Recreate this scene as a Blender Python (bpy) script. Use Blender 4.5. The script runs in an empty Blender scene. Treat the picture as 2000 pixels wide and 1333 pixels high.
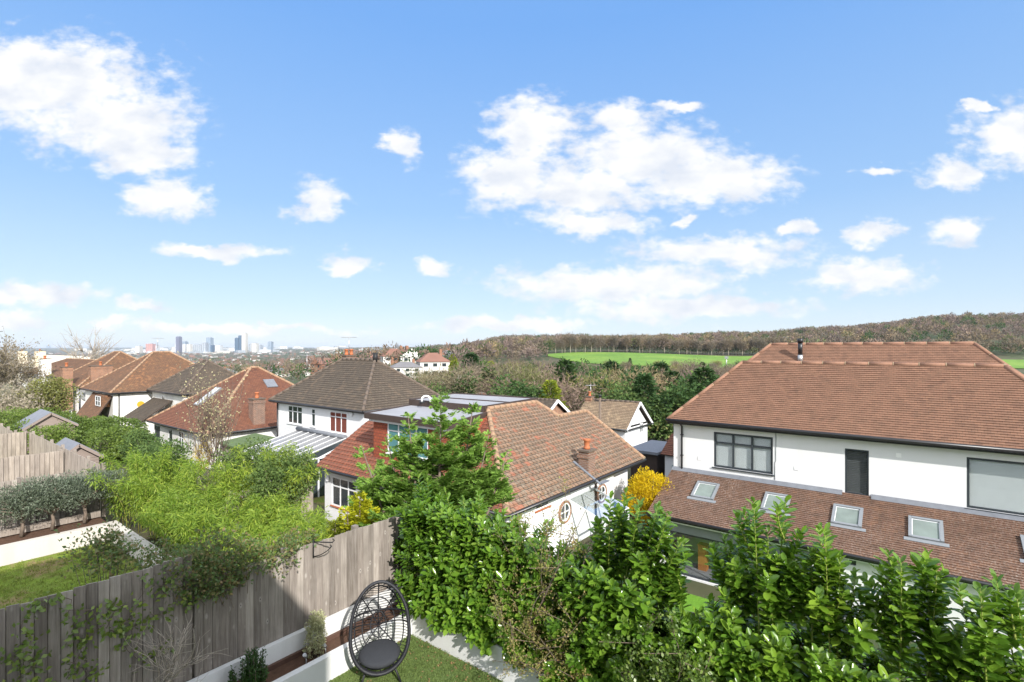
import bpy, math, random
import numpy as np
from mathutils import Vector, Matrix
rad = math.radians
sc = bpy.context.scene
COL = sc.collection

# ------------------------------------------------------------------ camera
# world axes follow the street grid: +X runs away to the right of the view, +Y away to the left; eye level is z = 0
YAW = rad(37.8)
CA, SA = math.cos(YAW), math.sin(YAW)
HOR = 682.0
cam = bpy.data.cameras.new('camera'); camo = bpy.data.objects.new('camera', cam); COL.objects.link(camo)
camo.location = (0, 0, 0); camo.rotation_euler = (rad(90), 0, YAW - rad(90))
cam.sensor_width = 36; cam.lens = 18; cam.shift_y = (HOR - 666.5) / 2000
cam.clip_start = 0.1; cam.clip_end = 40000
sc.camera = camo

# ------------------------------------------------------------------ sun, exposure
SUN_DIR = Vector((0.71, 1.43, -1.0)).normalized()          # the way the light travels
ELEV = math.asin(-SUN_DIR.z)
sun = bpy.data.lights.new('sun', 'SUN'); suno = bpy.data.objects.new('sun', sun); COL.objects.link(suno)
sun.energy = 3.1; sun.angle = rad(0.6); sun.color = (1.0, 0.965, 0.915)
suno.rotation_euler = SUN_DIR.to_track_quat('-Z', 'Y').to_euler()
suno.location = (-20, -40, 40)
sc.view_settings.view_transform = 'Standard'; sc.view_settings.look = 'None'
sc.view_settings.exposure = 1.05; sc.view_settings.gamma = 1
sc.cycles.max_bounces = 6; sc.cycles.transparent_max_bounces = 16
sc.cycles.diffuse_bounces = 3; sc.cycles.glossy_bounces = 3; sc.cycles.volume_bounces = 0
sc.cycles.caustics_reflective = False; sc.cycles.caustics_refractive = False

# ------------------------------------------------------------------ sky with cumulus clouds (by direction)
world = bpy.data.worlds.new('World'); sc.world = world; world.use_nodes = True
wt = world.node_tree; wt.nodes.clear()
def wn(t, **k):
    n = wt.nodes.new(t)
    for a, b in k.items(): setattr(n, a, b)
    return n
def wl(a, b): wt.links.new(a, b)
def wmath(op, a, b=None, c=None, clamp=False):
    n = wn('ShaderNodeMath', operation=op, use_clamp=clamp)
    for i, v in enumerate((a, b, c)):
        if v is None: continue
        if isinstance(v, (int, float)): n.inputs[i].default_value = v
        else: wl(v, n.inputs[i])
    return n.outputs[0]
def wvec(op, a, b=None, out=0):
    n = wn('ShaderNodeVectorMath', operation=op)
    for i, v in enumerate((a, b)):
        if v is None: continue
        if isinstance(v, tuple): n.inputs[i].default_value = v
        else: wl(v, n.inputs[i])
    return n.outputs[out]
sky = wn('ShaderNodeTexSky', sky_type='NISHITA', sun_disc=False)
sky.sun_elevation = ELEV; sky.sun_rotation = math.atan2(-SUN_DIR.x, -SUN_DIR.y)
sky.altitude = 150; sky.air_density = 1.0; sky.dust_density = 0.6; sky.ozone_density = 2.2
tc = wn('ShaderNodeTexCoord'); dirv = tc.outputs['Generated']
fw = wmath('MAXIMUM', wvec('DOT_PRODUCT', dirv, (CA, SA, 0), out=1), 0.02)
ra = wmath('DIVIDE', wvec('DOT_PRODUCT', dirv, (SA, -CA, 0), out=1), fw)
rb = wmath('DIVIDE', wvec('DOT_PRODUCT', dirv, (0, 0, 1), out=1), fw)
cmb = wn('ShaderNodeCombineXYZ'); wl(ra, cmb.inputs[0]); wl(rb, cmb.inputs[1]); P0 = cmb.outputs[0]
nz = wn('ShaderNodeTexNoise'); nz.inputs['Scale'].default_value = 9; nz.inputs['Detail'].default_value = 8; nz.inputs['Roughness'].default_value = 0.6
wl(wvec('MULTIPLY', P0, (1, 1.6, 1)), nz.inputs['Vector'])
dst = wvec('MULTIPLY', wvec('SUBTRACT', nz.outputs['Color'], (.5, .5, .5)), (.16, .085, 0))
P1 = wvec('ADD', P0, dst)
CLOUDS = [(95,165,215,88),(225,240,165,72),(270,305,105,42),(60,130,120,55),(325,388,82,34),(620,395,52,36),(785,285,32,32),
 (420,487,118,15),(680,512,50,18),(848,518,42,16),(1040,265,84,74),(1000,345,100,72),(1210,232,84,34),(1260,305,150,66),(1390,350,150,56),
 (1130,370,140,50),(1150,432,112,26),(1330,205,40,12),(1400,492,178,30),(1200,556,235,38),(1330,604,240,24),(1690,535,112,34),(1697,458,50,22),(1870,452,68,25),
 (1865,332,62,32),(1985,262,100,66),(1545,452,30,12),(70,578,140,24),(30,632,70,18),(290,605,42,12),(215,628,36,10),(1000,634,170,11),(1725,330,45,10),
 (1335,428,26,10),(460,640,260,9),(1900,200,26,9)]
field = None
for (cx, cy, w, h) in CLOUDS:
    v = wvec('MULTIPLY', wvec('SUBTRACT', P1, ((cx-1000)/1000, (HOR-cy)/1000, 0)), (1000/(w*1.25), 1000/(h*1.25), 0))
    l = wvec('LENGTH', v, out=1)
    field = l if field is None else wmath('SMOOTH_MIN', field, l, 0.15)
n2 = wn('ShaderNodeTexNoise'); n2.inputs['Scale'].default_value = 26; n2.inputs['Detail'].default_value = 9; n2.inputs['Roughness'].default_value = 0.56
wl(wvec('MULTIPLY', P0, (1, 1.7, 1)), n2.inputs['Vector'])
dens = wmath('ADD', wmath('SUBTRACT', 1.0, field), wmath('MULTIPLY', wmath('SUBTRACT', n2.outputs['Fac'], .5), 1.25))
mr = wn('ShaderNodeMapRange', interpolation_type='SMOOTHSTEP'); wl(dens, mr.inputs[0])
mr.inputs[1].default_value = -0.05; mr.inputs[2].default_value = 0.6
# cumulus relief: brighter crowns, greyer bases and hollows
n3 = wn('ShaderNodeTexNoise'); n3.inputs['Scale'].default_value = 11; n3.inputs['Detail'].default_value = 5
wl(wvec('ADD', wvec('MULTIPLY', P0, (1, 1.8, 1)), (3.1, 1.7, 0)), n3.inputs['Vector'])
cr = wn('ShaderNodeValToRGB'); wl(n3.outputs['Fac'], cr.inputs[0])
cr.color_ramp.elements[0].position = .32; cr.color_ramp.elements[0].color = (4.5, 4.75, 5.25, 1)
cr.color_ramp.elements[1].position = .58; cr.color_ramp.elements[1].color = (6.0, 5.95, 5.85, 1)
# the sky as photographed is paler near the skyline
el = wn('ShaderNodeValToRGB'); wl(wmath('MULTIPLY', wvec('DOT_PRODUCT', dirv, (0, 0, 1), out=1), 1.5), el.inputs[0])
er = el.color_ramp.elements
for i, (p, c) in enumerate([(0, (4.6, 5.1, 5.6)), (.12, (3.5, 4.5, 5.5)), (.38, (2.1, 3.5, 5.6)), (.8, (1.2, 2.7, 5.6))]):
    e = er[i] if i < 2 else er.new(p)
    e.position = p; e.color = (*c, 1)
hs = wn('ShaderNodeMix', data_type='RGBA'); hs.inputs[0].default_value = .82; wl(sky.outputs[0], hs.inputs[6]); wl(el.outputs[0], hs.inputs[7])
# unseen clouds added overhead and behind the viewpoint to fill the shade
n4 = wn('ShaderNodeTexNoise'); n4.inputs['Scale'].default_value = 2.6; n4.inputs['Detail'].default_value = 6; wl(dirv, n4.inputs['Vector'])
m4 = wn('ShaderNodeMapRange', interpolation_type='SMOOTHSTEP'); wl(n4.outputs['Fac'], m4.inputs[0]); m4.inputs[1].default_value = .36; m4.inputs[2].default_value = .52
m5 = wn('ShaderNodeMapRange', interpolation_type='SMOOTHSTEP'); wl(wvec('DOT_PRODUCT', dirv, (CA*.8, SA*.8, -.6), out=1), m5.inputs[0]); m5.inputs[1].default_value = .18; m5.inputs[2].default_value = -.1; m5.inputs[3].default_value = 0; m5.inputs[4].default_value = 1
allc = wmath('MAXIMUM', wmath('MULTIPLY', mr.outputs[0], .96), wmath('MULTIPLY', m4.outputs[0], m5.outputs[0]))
ccol = wn('ShaderNodeMix', data_type='RGBA'); wl(m5.outputs[0], ccol.inputs[0]); wl(cr.outputs[0], ccol.inputs[6]); ccol.inputs[7].default_value = (9.6, 9.9, 10.4, 1)   # added out-of-view clouds, brightened to lift the shade
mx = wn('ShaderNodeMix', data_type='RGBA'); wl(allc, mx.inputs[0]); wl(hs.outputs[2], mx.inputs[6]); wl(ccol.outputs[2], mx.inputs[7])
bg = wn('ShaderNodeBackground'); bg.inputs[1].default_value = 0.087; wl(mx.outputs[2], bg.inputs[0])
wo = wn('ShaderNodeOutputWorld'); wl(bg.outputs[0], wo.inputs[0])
world.cycles.sampling_method = 'MANUAL'; world.cycles.sample_map_resolution = 512

# ------------------------------------------------------------------ from the photograph's pixels to places in the world
def W(X, D, z=0.0): return Vector((CA*D + SA*X, SA*D - CA*X, z))
def pD(px, py, D): return W((px-1000)/1000*D, D, -(py-HOR)/1000*D)
def pU(px, py, U): return pD(px, py, U/(CA + SA*(px-1000)/1000))
def pV(px, py, V): return pD(px, py, V/(SA - CA*(px-1000)/1000))
def pZ(px, py, z): return pD(px, py, -z*1000/(py-HOR))
def pP(px, py, p0, n):
    d = pD(px, py, 1.0); return d * (p0.dot(n) / d.dot(n))

# ------------------------------------------------------------------ object helpers
ORG = {}
def tag(o, label=None, cat=None, group=None, kind=None):
    if label: o['label'] = label
    if cat: o['category'] = cat
    if group: o['group'] = group
    if kind: o['kind'] = kind
    return o
def empty(name, loc, label, cat, group=None):
    o = bpy.data.objects.new(name, None); COL.objects.link(o); o.location = loc; o.empty_display_size = .3
    ORG[o.name] = Vector(loc)
    return tag(o, label, cat, group)
class MB:
    def __init__(s): s.v = []; s.f = []; s.m = []; s.uv = []; s.smooth = []
    def face(s, pts, m=0, uv=None, sm=False):
        i = len(s.v); s.v += [tuple(p) for p in pts]; s.f.append(tuple(range(i, i+len(pts)))); s.m.append(m)
        if not uv:
            P = [Vector(p) for p in pts]; n = (P[1]-P[0]).cross(P[2]-P[0]); ax_, ay_, az_ = abs(n.x), abs(n.y), abs(n.z)
            uv = [(p.x, p.y) for p in P] if az_ > max(ax_, ay_) else [(p.y, p.z) for p in P] if ax_ > ay_ else [(p.x, p.z) for p in P]
        s.uv.append(uv); s.smooth.append(sm)
    def box(s, a, b, m=0):
        x0, y0, z0 = [min(p, q) for p, q in zip(a, b)]; x1, y1, z1 = [max(p, q) for p, q in zip(a, b)]
        s.hexa([(x0,y0,z0),(x1,y0,z0),(x1,y1,z0),(x0,y1,z0),(x0,y0,z1),(x1,y0,z1),(x1,y1,z1),(x0,y1,z1)], m)
    def hexa(s, P, m=0):
        for q in ((3,2,1,0),(4,5,6,7),(0,1,5,4),(1,2,6,5),(2,3,7,6),(3,0,4,7)):
            pts = [Vector(P[k]) for k in q]
            e = pts[1]-pts[0]; f = pts[3]-pts[0]
            a, b = e.length, f.length
            s.face(pts, m, [(0,0),(a,0),(a,b),(0,b)])
    def bar(s, p0, p1, w, h, m=0, up=Vector((0,0,1))):
        p0, p1 = Vector(p0), Vector(p1); d = (p1-p0).normalized()
        x = d.cross(up); x = (x if x.length > 1e-4 else d.cross(Vector((1,0,0)))).normalized(); y = x.cross(d).normalized()
        P = [p + x*a*w/2 + y*b*h/2 for p in (p0, p1) for a, b in ((-1,-1),(1,-1),(1,1),(-1,1))]
        s.hexa([P[0],P[1],P[2],P[3],P[4],P[5],P[6],P[7]], m)
    def prism(s, poly, z0, z1, m=0):
        n = len(poly)
        s.face([(x, y, z1) for x, y in poly], m, [(x, y) for x, y in poly]); s.face([(x, y, z0) for x, y in reversed(poly)], m)
        for i in range(n):
            a, b = poly[i], poly[(i+1) % n]; L = math.hypot(b[0]-a[0], b[1]-a[1])
            s.face([(a[0],a[1],z0),(b[0],b[1],z0),(b[0],b[1],z1),(a[0],a[1],z1)], m, [(0,z0),(L,z0),(L,z1),(0,z1)])
    def tube(s, pts, r, n=8, m=0, cap=True):
        pts = [Vector(p) for p in pts]; k = len(pts); rr = r if isinstance(r, (list, tuple)) else [r]*k
        rings = []; prev = None
        for i, p in enumerate(pts):
            d = (pts[min(i+1, k-1)] - pts[max(i-1, 0)])
            d = d.normalized() if d.length > 1e-6 else Vector((0,0,1))
            if prev is None:
                x = d.cross(Vector((0,0,1))); x = (x if x.length > 1e-3 else d.cross(Vector((1,0,0)))).normalized()
            else:
                x = (prev - d*prev.dot(d)); x = (x if x.length > 1e-4 else d.orthogonal()).normalized()
            prev = x; y = d.cross(x)
            b = len(s.v)
            for j in range(n):
                a = 2*math.pi*j/n; s.v.append(tuple(p + (x*math.cos(a) + y*math.sin(a))*rr[i]))
            rings.append(b)
        for i in range(k-1):
            for j in range(n):
                a, b = rings[i], rings[i+1]
                s.f.append((a+j, a+(j+1)%n, b+(j+1)%n, b+j)); s.m.append(m); s.uv.append([(0,0)]*4); s.smooth.append(True)
        if cap:
            s.f.append(tuple(rings[0]+j for j in reversed(range(n)))); s.m.append(m); s.uv.append([(0,0)]*n); s.smooth.append(False)
            s.f.append(tuple(rings[-1]+j for j in range(n))); s.m.append(m); s.uv.append([(0,0)]*n); s.smooth.append(False)
    def ring(s, c, ax, ay, r0, r1, n=28, m=0, depth=None):
        # a flat annulus in the plane (ax, ay), extruded by the vector depth
        c = Vector(c); depth = Vector(depth)
        for i in range(n):
            a, b = 2*math.pi*i/n, 2*math.pi*(i+1)/n
            q = lambda r, t, k: c + ax*math.cos(t)*r + ay*math.sin(t)*r + depth*k
            s.face([q(r0,a,1),q(r1,a,1),q(r1,b,1),q(r0,b,1)], m); s.face([q(r1,a,0),q(r1,b,0),q(r1,b,1),q(r1,a,1)], m); s.face([q(r0,b,0),q(r0,a,0),q(r0,a,1),q(r0,b,1)], m)
    def build(s, name, mats, parent=None, label=None):
        me = bpy.data.meshes.new(name)
        org = ORG.get(parent.name, Vector()) if parent else Vector()
        vv = np.array(s.v, dtype=np.float64) - np.array(org) if s.v else np.zeros((0, 3))
        me.from_pydata([tuple(x) for x in vv], [], s.f)
        for mt in (mats if isinstance(mats, (list, tuple)) else [mats]): me.materials.append(mt)
        me.polygons.foreach_set('material_index', s.m)
        me.polygons.foreach_set('use_smooth', s.smooth)
        ul = me.uv_layers.new(name='UVMap'); flat = [c for f in s.uv for p in f for c in p]
        ul.data.foreach_set('uv', flat)
        me.update()
        o = bpy.data.objects.new(name, me); COL.objects.link(o)
        if parent: o.parent = parent; ORG[o.name] = org
        if label: o['label'] = label
        return o
def np_obj(name, V, F, mat, parent=None, smooth=False):
    V = np.asarray(V, dtype=np.float64); k = F.shape[1]
    org = ORG.get(parent.name, Vector()) if parent else Vector()
    V = V - np.array(org)
    me = bpy.data.meshes.new(name)
    me.vertices.add(len(V)); me.vertices.foreach_set('co', V.ravel())
    me.loops.add(F.size); me.loops.foreach_set('vertex_index', F.ravel().astype(np.int32))
    me.polygons.add(len(F)); me.polygons.foreach_set('loop_start', np.arange(0, F.size, k, dtype=np.int32))
    if smooth: me.polygons.foreach_set('use_smooth', np.ones(len(F), dtype=bool))
    me.update(calc_edges=True)
    me.materials.append(mat)
    o = bpy.data.objects.new(name, me); COL.objects.link(o)
    if parent: o.parent = parent; ORG[o.name] = org
    return o
def kids(o): return [c for c in COL.objects if c.parent is o]
def copy_tree(o, ch, loc, rz=0, s=1.0, label=None):
    c = o.copy(); COL.objects.link(c); c.location = loc; c.rotation_euler = (0, 0, rz)
    c.scale = s if isinstance(s, tuple) else (s, s, s)
    if label: c['label'] = label
    for k in ch:
        d = k.copy(); COL.objects.link(d); d.parent = c
    return c

# ------------------------------------------------------------------ materials
def newmat(name):
    m = bpy.data.materials.new(name); m.use_nodes = True; t = m.node_tree; t.nodes.clear()
    return m, t
def N(t, ty, ins=None, **k):
    n = t.nodes.new(ty)
    for a, b in k.items(): setattr(n, a, b)
    for a, b in (ins or {}).items():
        if isinstance(b, bpy.types.NodeSocket): t.links.new(b, n.inputs[a])
        else: n.inputs[a].default_value = b
    return n
def c4(c): return (c[0], c[1], c[2], 1)
def mix(t, f, a, b, mode='MIX'):
    n = N(t, 'ShaderNodeMix', data_type='RGBA', blend_type=mode)
    for i, v in ((0, f), (6, a), (7, b)):
        if isinstance(v, bpy.types.NodeSocket): t.links.new(v, n.inputs[i])
        else: n.inputs[i].default_value = v if i == 0 else c4(v)
    return n.outputs[2]
def ramp(t, fac, stops):
    n = N(t, 'ShaderNodeValToRGB', {0: fac}); e = n.color_ramp.elements
    while len(e) < len(stops): e.new(.5)
    for i, (p, c) in enumerate(stops): e[i].position = p; e[i].color = c4(c)
    return n.outputs[0]
def noise(t, scale, detail=4, vec=None, rough=.55):
    n = N(t, 'ShaderNodeTexNoise', {'Scale': scale, 'Detail': detail, 'Roughness': rough})
    if vec is not None: t.links.new(vec, n.inputs['Vector'])
    return n.outputs['Fac']
def objco(t): return N(t, 'ShaderNodeTexCoord').outputs['Object']
def scaled(t, v, s): return N(t, 'ShaderNodeMapping', {'Vector': v, 'Scale': s}).outputs[0]
def finish(m, t, col, rough=.8, bump=None, bs=.3, bd=.02, metal=0, spec=.3, sheen=0):
    p = N(t, 'ShaderNodeBsdfPrincipled', {'Roughness': rough, 'Metallic': metal, 'Specular IOR Level': spec})
    if isinstance(col, bpy.types.NodeSocket): t.links.new(col, p.inputs['Base Color'])
    else: p.inputs['Base Color'].default_value = c4(col)
    if bump is not None:
        b = N(t, 'ShaderNodeBump', {'Strength': bs, 'Distance': bd, 'Height': bump}); t.links.new(b.outputs[0], p.inputs['Normal'])
    o = N(t, 'ShaderNodeOutputMaterial', {0: p.outputs[0]}); return m
def plain(name, c, rough=.6, var=.12, scale=3, metal=0, spec=.3, bump=0):
    m, t = newmat(name); v = objco(t); f = noise(t, scale, 5, v)
    col = mix(t, f, tuple(x*(1-var) for x in c), tuple(min(1, x*(1+var)) for x in c))
    return finish(m, t, col, rough, bump=(noise(t, 60, 3, v) if bump else None), bs=bump, bd=.01, metal=metal, spec=spec)
def render_wall(name, c=(.73,.73,.735), dirt=(.52,.50,.46)):
    m, t = newmat(name); v = objco(t)
    f = noise(t, .5, 6, v, .65); s = noise(t, 1, 5, scaled(t, v, (2.2, 2.2, .22)), .6)
    col = mix(t, ramp(t, f, [(.35,(0,0,0)),(.75,(.3,.3,.3))]), c, dirt)
    col = mix(t, ramp(t, s, [(.52,(0,0,0)),(.8,(.42,.42,.42))]), col, dirt)
    return finish(m, t, col, .85, bump=noise(t, 90, 3, v), bs=.25, bd=.01)
def tiles(name, c1, c2, c3, w, g, lichen=(.42,.40,.30), lf=.3, dark=(.05,.04,.03), df=.25, lscale=2.2, mort=.07):
    """roof tiles in courses: UV is metres along the eave and up the slope"""
    m, t = newmat(name); uv = N(t, 'ShaderNodeUVMap').outputs[0]
    b = N(t, 'ShaderNodeTexBrick', {'Vector': uv, 'Color1': c4(c1), 'Color2': c4(c2), 'Mortar': c4(dark), 'Scale': 1.0, 'Mortar Size': g*mort,
          'Mortar Smooth': .4, 'Bias': 0.0, 'Brick Width': w, 'Row Height': g}, offset=.5)
    v = objco(t)
    b2 = N(t, 'ShaderNodeTexBrick', {'Vector': N(t, 'ShaderNodeMapping', {'Vector': uv, 'Location': (w*37.0, g*18.0, 0)}).outputs[0], 'Color1': (0,0,0,1), 'Color2': (1,1,1,1), 'Mortar': (0,0,0,1), 'Scale': 1.0,
          'Mortar Size': 0.0, 'Brick Width': w, 'Row Height': g}, offset=.5)
    patch = noise(t, .55, 5, v, .6)
    sel = N(t, 'ShaderNodeMath', {0: b2.outputs[0], 1: patch}, operation='MULTIPLY').outputs[0]
    col = mix(t, ramp(t, sel, [(.38,(0,0,0)),(.56,(1,1,1))]), b.outputs[0], c3)
    li = noise(t, lscale*6, 6, v, .75)
    big = noise(t, .35, 4, v)
    lim = N(t, 'ShaderNodeMath', {0: ramp(t, li, [(.5,(0,0,0)),(.68,(1,1,1))]), 1: ramp(t, big, [(.3,(.25,.25,.25)),(.7,(1,1,1))])}, operation='MULTIPLY').outputs[0]
    lim = N(t, 'ShaderNodeMath', {0: lim, 1: lf}, operation='MULTIPLY').outputs[0]
    col = mix(t, lim, col, lichen)
    dk = ramp(t, noise(t, lscale, 6, v, .7), [(.45,(0,0,0)),(.75,(df,df,df))])
    col = mix(t, dk, col, dark)
    return finish(m, t, col, .85, bump=b.outputs['Fac'], bs=-.5, bd=.015, spec=.2)
def brickmat(name, c1, c2, mort=(.32,.29,.25), w=.225, h=.075):
    m, t = newmat(name); uv = N(t, 'ShaderNodeUVMap').outputs[0]
    b = N(t, 'ShaderNodeTexBrick', {'Vector': uv, 'Color1': c4(c1), 'Color2': c4(c2), 'Mortar': c4(mort), 'Scale': 1.0, 'Mortar Size': .008, 'Brick Width': w, 'Row Height': h}, offset=.5)
    col = mix(t, ramp(t, noise(t, 3, 5, objco(t)), [(.4,(0,0,0)),(.8,(.5,.5,.5))]), b.outputs[0], (.1,.08,.07))
    return finish(m, t, col, .9, bump=b.outputs['Fac'], bs=-.5, bd=.01)
def leafmat(name, stops, rough=.5, trans=.35, spec=.4, tcol=None):
    """stops: natural spread of leaf colours, one pick per leaf"""
    m, t = newmat(name); g = N(t, 'ShaderNodeNewGeometry'); r = g.outputs['Random Per Island']
    col = ramp(t, r, [(i/max(1, len(stops)-1), c) for i, c in enumerate(stops)])
    v = objco(t); big = noise(t, .9, 3, v)
    col = mix(t, big, mix(t, .35, col, stops[0]), mix(t, .35, col, stops[-1]))
    rnd = N(t, 'ShaderNodeObjectInfo').outputs['Random']; wide = noise(t, .06, 2, v)     # one plant differs from the next
    col = mix(t, 1.0, col, ramp(t, rnd, [(0,(.80,.84,.86)),(.5,(1,1,1)),(1,(1.16,1.08,.98))]), 'MULTIPLY')
    col = mix(t, 1.0, col, ramp(t, wide, [(.35,(.70,.74,.74)),(.5,(1,1,1)),(.65,(1.22,1.14,1.02))]), 'MULTIPLY')
    p = N(t, 'ShaderNodeBsdfPrincipled', {'Base Color': col, 'Roughness': rough, 'Specular IOR Level': spec})
    tr = N(t, 'ShaderNodeBsdfTranslucent', {'Color': mix(t, .5, col, tcol or tuple(min(1, x*1.7) for x in stops[-1]))})
    mx = N(t, 'ShaderNodeMixShader', {0: trans, 1: p.outputs[0], 2: tr.outputs[0]})
    N(t, 'ShaderNodeOutputMaterial', {0: mx.outputs[0]}); return m
def glassmat(name, tint=(.95,.97,.97), refl=.9, opaque=.0):
    m, t = newmat(name)
    lw = N(t, 'ShaderNodeLayerWeight', {'Blend': .5}); fr = N(t, 'ShaderNodeMath', {0: lw.outputs['Facing'], 1: 3.0}, operation='POWER')
    tr = N(t, 'ShaderNodeBsdfTransparent', {'Color': c4(tint)}); gl = N(t, 'ShaderNodeBsdfGlossy', {'Color': (refl,refl,refl,1), 'Roughness': .02})
    f2 = N(t, 'ShaderNodeMath', {0: fr.outputs[0], 1: .06}, operation='ADD')
    mx = N(t, 'ShaderNodeMixShader', {0: f2.outputs[0], 1: tr.outputs[0], 2: gl.outputs[0]})
    N(t, 'ShaderNodeOutputMaterial', {0: mx.outputs[0]}); return m

M = {}
M['render'] = render_wall('white_render', dirt=(.66,.65,.62))
M['render3'] = render_wall('warm_garden_wall', (.60,.56,.51), (.42,.38,.33))
M['render2'] = render_wall('white_render_older', (.78,.76,.72), (.45,.42,.36))
M['paint'] = render_wall('planter_paint', (.74,.74,.73), (.42,.40,.35))
M['upvc'] = plain('white_window_frame', (.8,.8,.8), .35, .03)
M['black'] = plain('black_gutter', (.018,.018,.02), .35, .2, spec=.5)
M['anth'] = plain('anthracite_frame', (.035,.042,.05), .4, .1, spec=.5)
M['lead'] = plain('lead_flashing', (.17,.18,.20), .55, .3, 4)
M['velux'] = plain('grey_skylight_frame', (.22,.235,.25), .45, .1)
M['brown'] = plain('dark_brown_timber', (.06,.042,.035), .6, .25)
M['glass'] = glassmat('window_glass')
M['glassdark'] = plain('dark_window_glass', (.035,.045,.05), .08, .3, 1, spec=.9)
M['skyglass'] = plain('skylight_glass', (.20,.24,.22), .12, .5, 1.3, spec=.9)
M['teal'] = plain('teal_glazing', (.10,.24,.25), .12, .45, 2.5, spec=.8)
M['blind'] = plain('white_blind', (.86,.86,.85), .6, .05)
M['blindb'] = plain('black_blind', (.17,.17,.17), .5, .1)
M['room'] = plain('room_interior', (.35,.33,.30), .9, .15)
M['redcurtain'] = plain('red_brown_curtain', (.16,.045,.03), .9, .3, 6)
M['t_new'] = tiles('brown_plain_tiles', (.245,.132,.086), (.21,.114,.076), (.175,.096,.066), .17, .115, lichen=(.32,.25,.16), lf=.25, df=.35, mort=.035)
M['t_low'] = tiles('lichened_plain_tiles', (.185,.105,.070), (.155,.088,.062), (.21,.115,.072), .17, .115, lichen=(.52,.46,.40), lf=.75, df=.55, lscale=3.0, mort=.035)
M['t_bung'] = tiles('weathered_interlocking_tiles', (.265,.16,.10), (.19,.13,.09), (.31,.12,.07), .24, .26, lichen=(.44,.41,.31), lf=.6, df=.35, lscale=1.4, mort=.10)
M['t_red'] = tiles('clean_red_brown_tiles', (.27,.095,.055), (.22,.078,.048), (.18,.068,.045), .24, .26, lichen=(.4,.3,.2), lf=.15, df=.3)
M['t_dark'] = tiles('dark_mossy_tiles', (.105,.082,.062), (.08,.063,.05), (.13,.095,.068), .25, .2, lichen=(.20,.19,.13), lf=.4, df=.25)
M['t_h2'] = tiles('russet_plain_tiles', (.215,.088,.052), (.165,.068,.045), (.12,.055,.04), .2, .14, lichen=(.26,.2,.12), lf=.2, df=.3)
M['t_h4'] = tiles('orange_brown_old_tiles', (.20,.105,.06), (.15,.085,.055), (.29,.14,.07), .2, .16, lichen=(.36,.26,.13), lf=.35, df=.3, lscale=.9)
M['t_hang'] = tiles('red_hung_tiles', (.36,.095,.05), (.30,.075,.04), (.25,.06,.035), .2, .14, lf=.1, df=.15)
M['ridge_r'] = plain('red_brown_ridge_tiles', (.27,.145,.095), .8, .3, 8)
M['ridge_o'] = plain('lichened_ridge_tiles', (.32,.20,.125), .9, .45, 6)
M['ridge_d'] = plain('dark_ridge_tiles', (.13,.10,.078), .9, .4, 6)
M['mortar'] = plain('ridge_mortar', (.40,.31,.20), .9, .3, 8)
M['brick'] = brickmat('weathered_brick', (.24,.12,.075), (.17,.09,.06))
M['brick_o'] = brickmat('orange_brick', (.36,.16,.08), (.27,.12,.06))
M['pot'] = plain('terracotta_pot', (.42,.14,.06), .7, .2, 6)
M['felt'] = plain('grey_roof_felt', (.30,.30,.315), .85, .22, .9)
M['feltg'] = plain('green_roof_felt', (.10,.14,.06), .9, .3, 1.2)
M['slate'] = plain('blue_grey_shed_roof', (.19,.20,.225), .7, .2, 2)
M['shedwall'] = plain('pinkish_grey_boards', (.27,.215,.185), .8, .15, 3)
M['soil'] = plain('brown_soil', (.10,.055,.035), .95, .5, 12, bump=.8)
M['corten'] = plain('reddish_planter_edge', (.10,.055,.04), .8, .3, 8)
M['metal'] = plain('galvanised_steel', (.5,.5,.5), .35, .1, metal=.7)
M['bark'] = plain('grey_brown_bark', (.17,.13,.10), .95, .4, 9, bump=.6)
M['barkp'] = plain('pale_bark', (.36,.31,.25), .95, .25, 9)
M['rattan'] = plain('black_rattan', (.015,.015,.018), .5, .3, 30, spec=.4, bump=.6)
M['cushion'] = plain('charcoal_cushion', (.035,.037,.042), .95, .15, 40, bump=.4)
M['iron'] = plain('black_iron', (.02,.02,.02), .5, .2)
M['bluep'] = plain('blue_plastic', (.05,.12,.30), .4, .1)
M['orangew'] = plain('orange_wood', (.50,.20,.06), .5, .15)
def boards(name, c1, c2, c3, knots=True):
    m, t = newmat(name); v = objco(t); g = N(t, 'ShaderNodeNewGeometry').outputs['Random Per Island']
    base = ramp(t, g, [(0, c1), (.5, c2), (1, c3)])
    off = N(t, 'ShaderNodeCombineXYZ', {2: N(t, 'ShaderNodeMath', {0: g, 1: 37.0}, operation='MULTIPLY').outputs[0]}).outputs[0]
    vv = N(t, 'ShaderNodeVectorMath', {0: v, 1: off}, operation='ADD').outputs[0]
    gr = noise(t, 4, 7, scaled(t, vv, (9, 9, .45)), .7)
    col = mix(t, ramp(t, gr, [(.3,(0,0,0)),(.7,(1,1,1))]), mix(t, .45, base, (.05,.04,.032)), mix(t, .3, base, (.5,.46,.42)))
    st = noise(t, 1.1, 4, vv)
    col = mix(t, ramp(t, st, [(.45,(0,0,0)),(.75,(.55,.55,.55))]), col, (.09,.075,.062))
    if knots:
        vo = N(t, 'ShaderNodeTexVoronoi', {'Vector': scaled(t, vv, (5.0, 5.0, 2.2)), 'Scale': 1.5, 'Randomness': 1.0})
        d = vo.outputs['Distance']
        col = mix(t, ramp(t, d, [(.0,(.0,.0,.0)),(.035,(0,0,0)),(.075,(.7,.7,.7)),(.2,(0,0,0))]), col, (.44,.40,.36))
        col = mix(t, ramp(t, d, [(.0,(.95,.95,.95)),(.035,(.95,.95,.95)),(.055,(0,0,0))]), col, (.025,.018,.012))
    return finish(m, t, col, .9, bump=gr, bs=.4, bd=.006)
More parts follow.
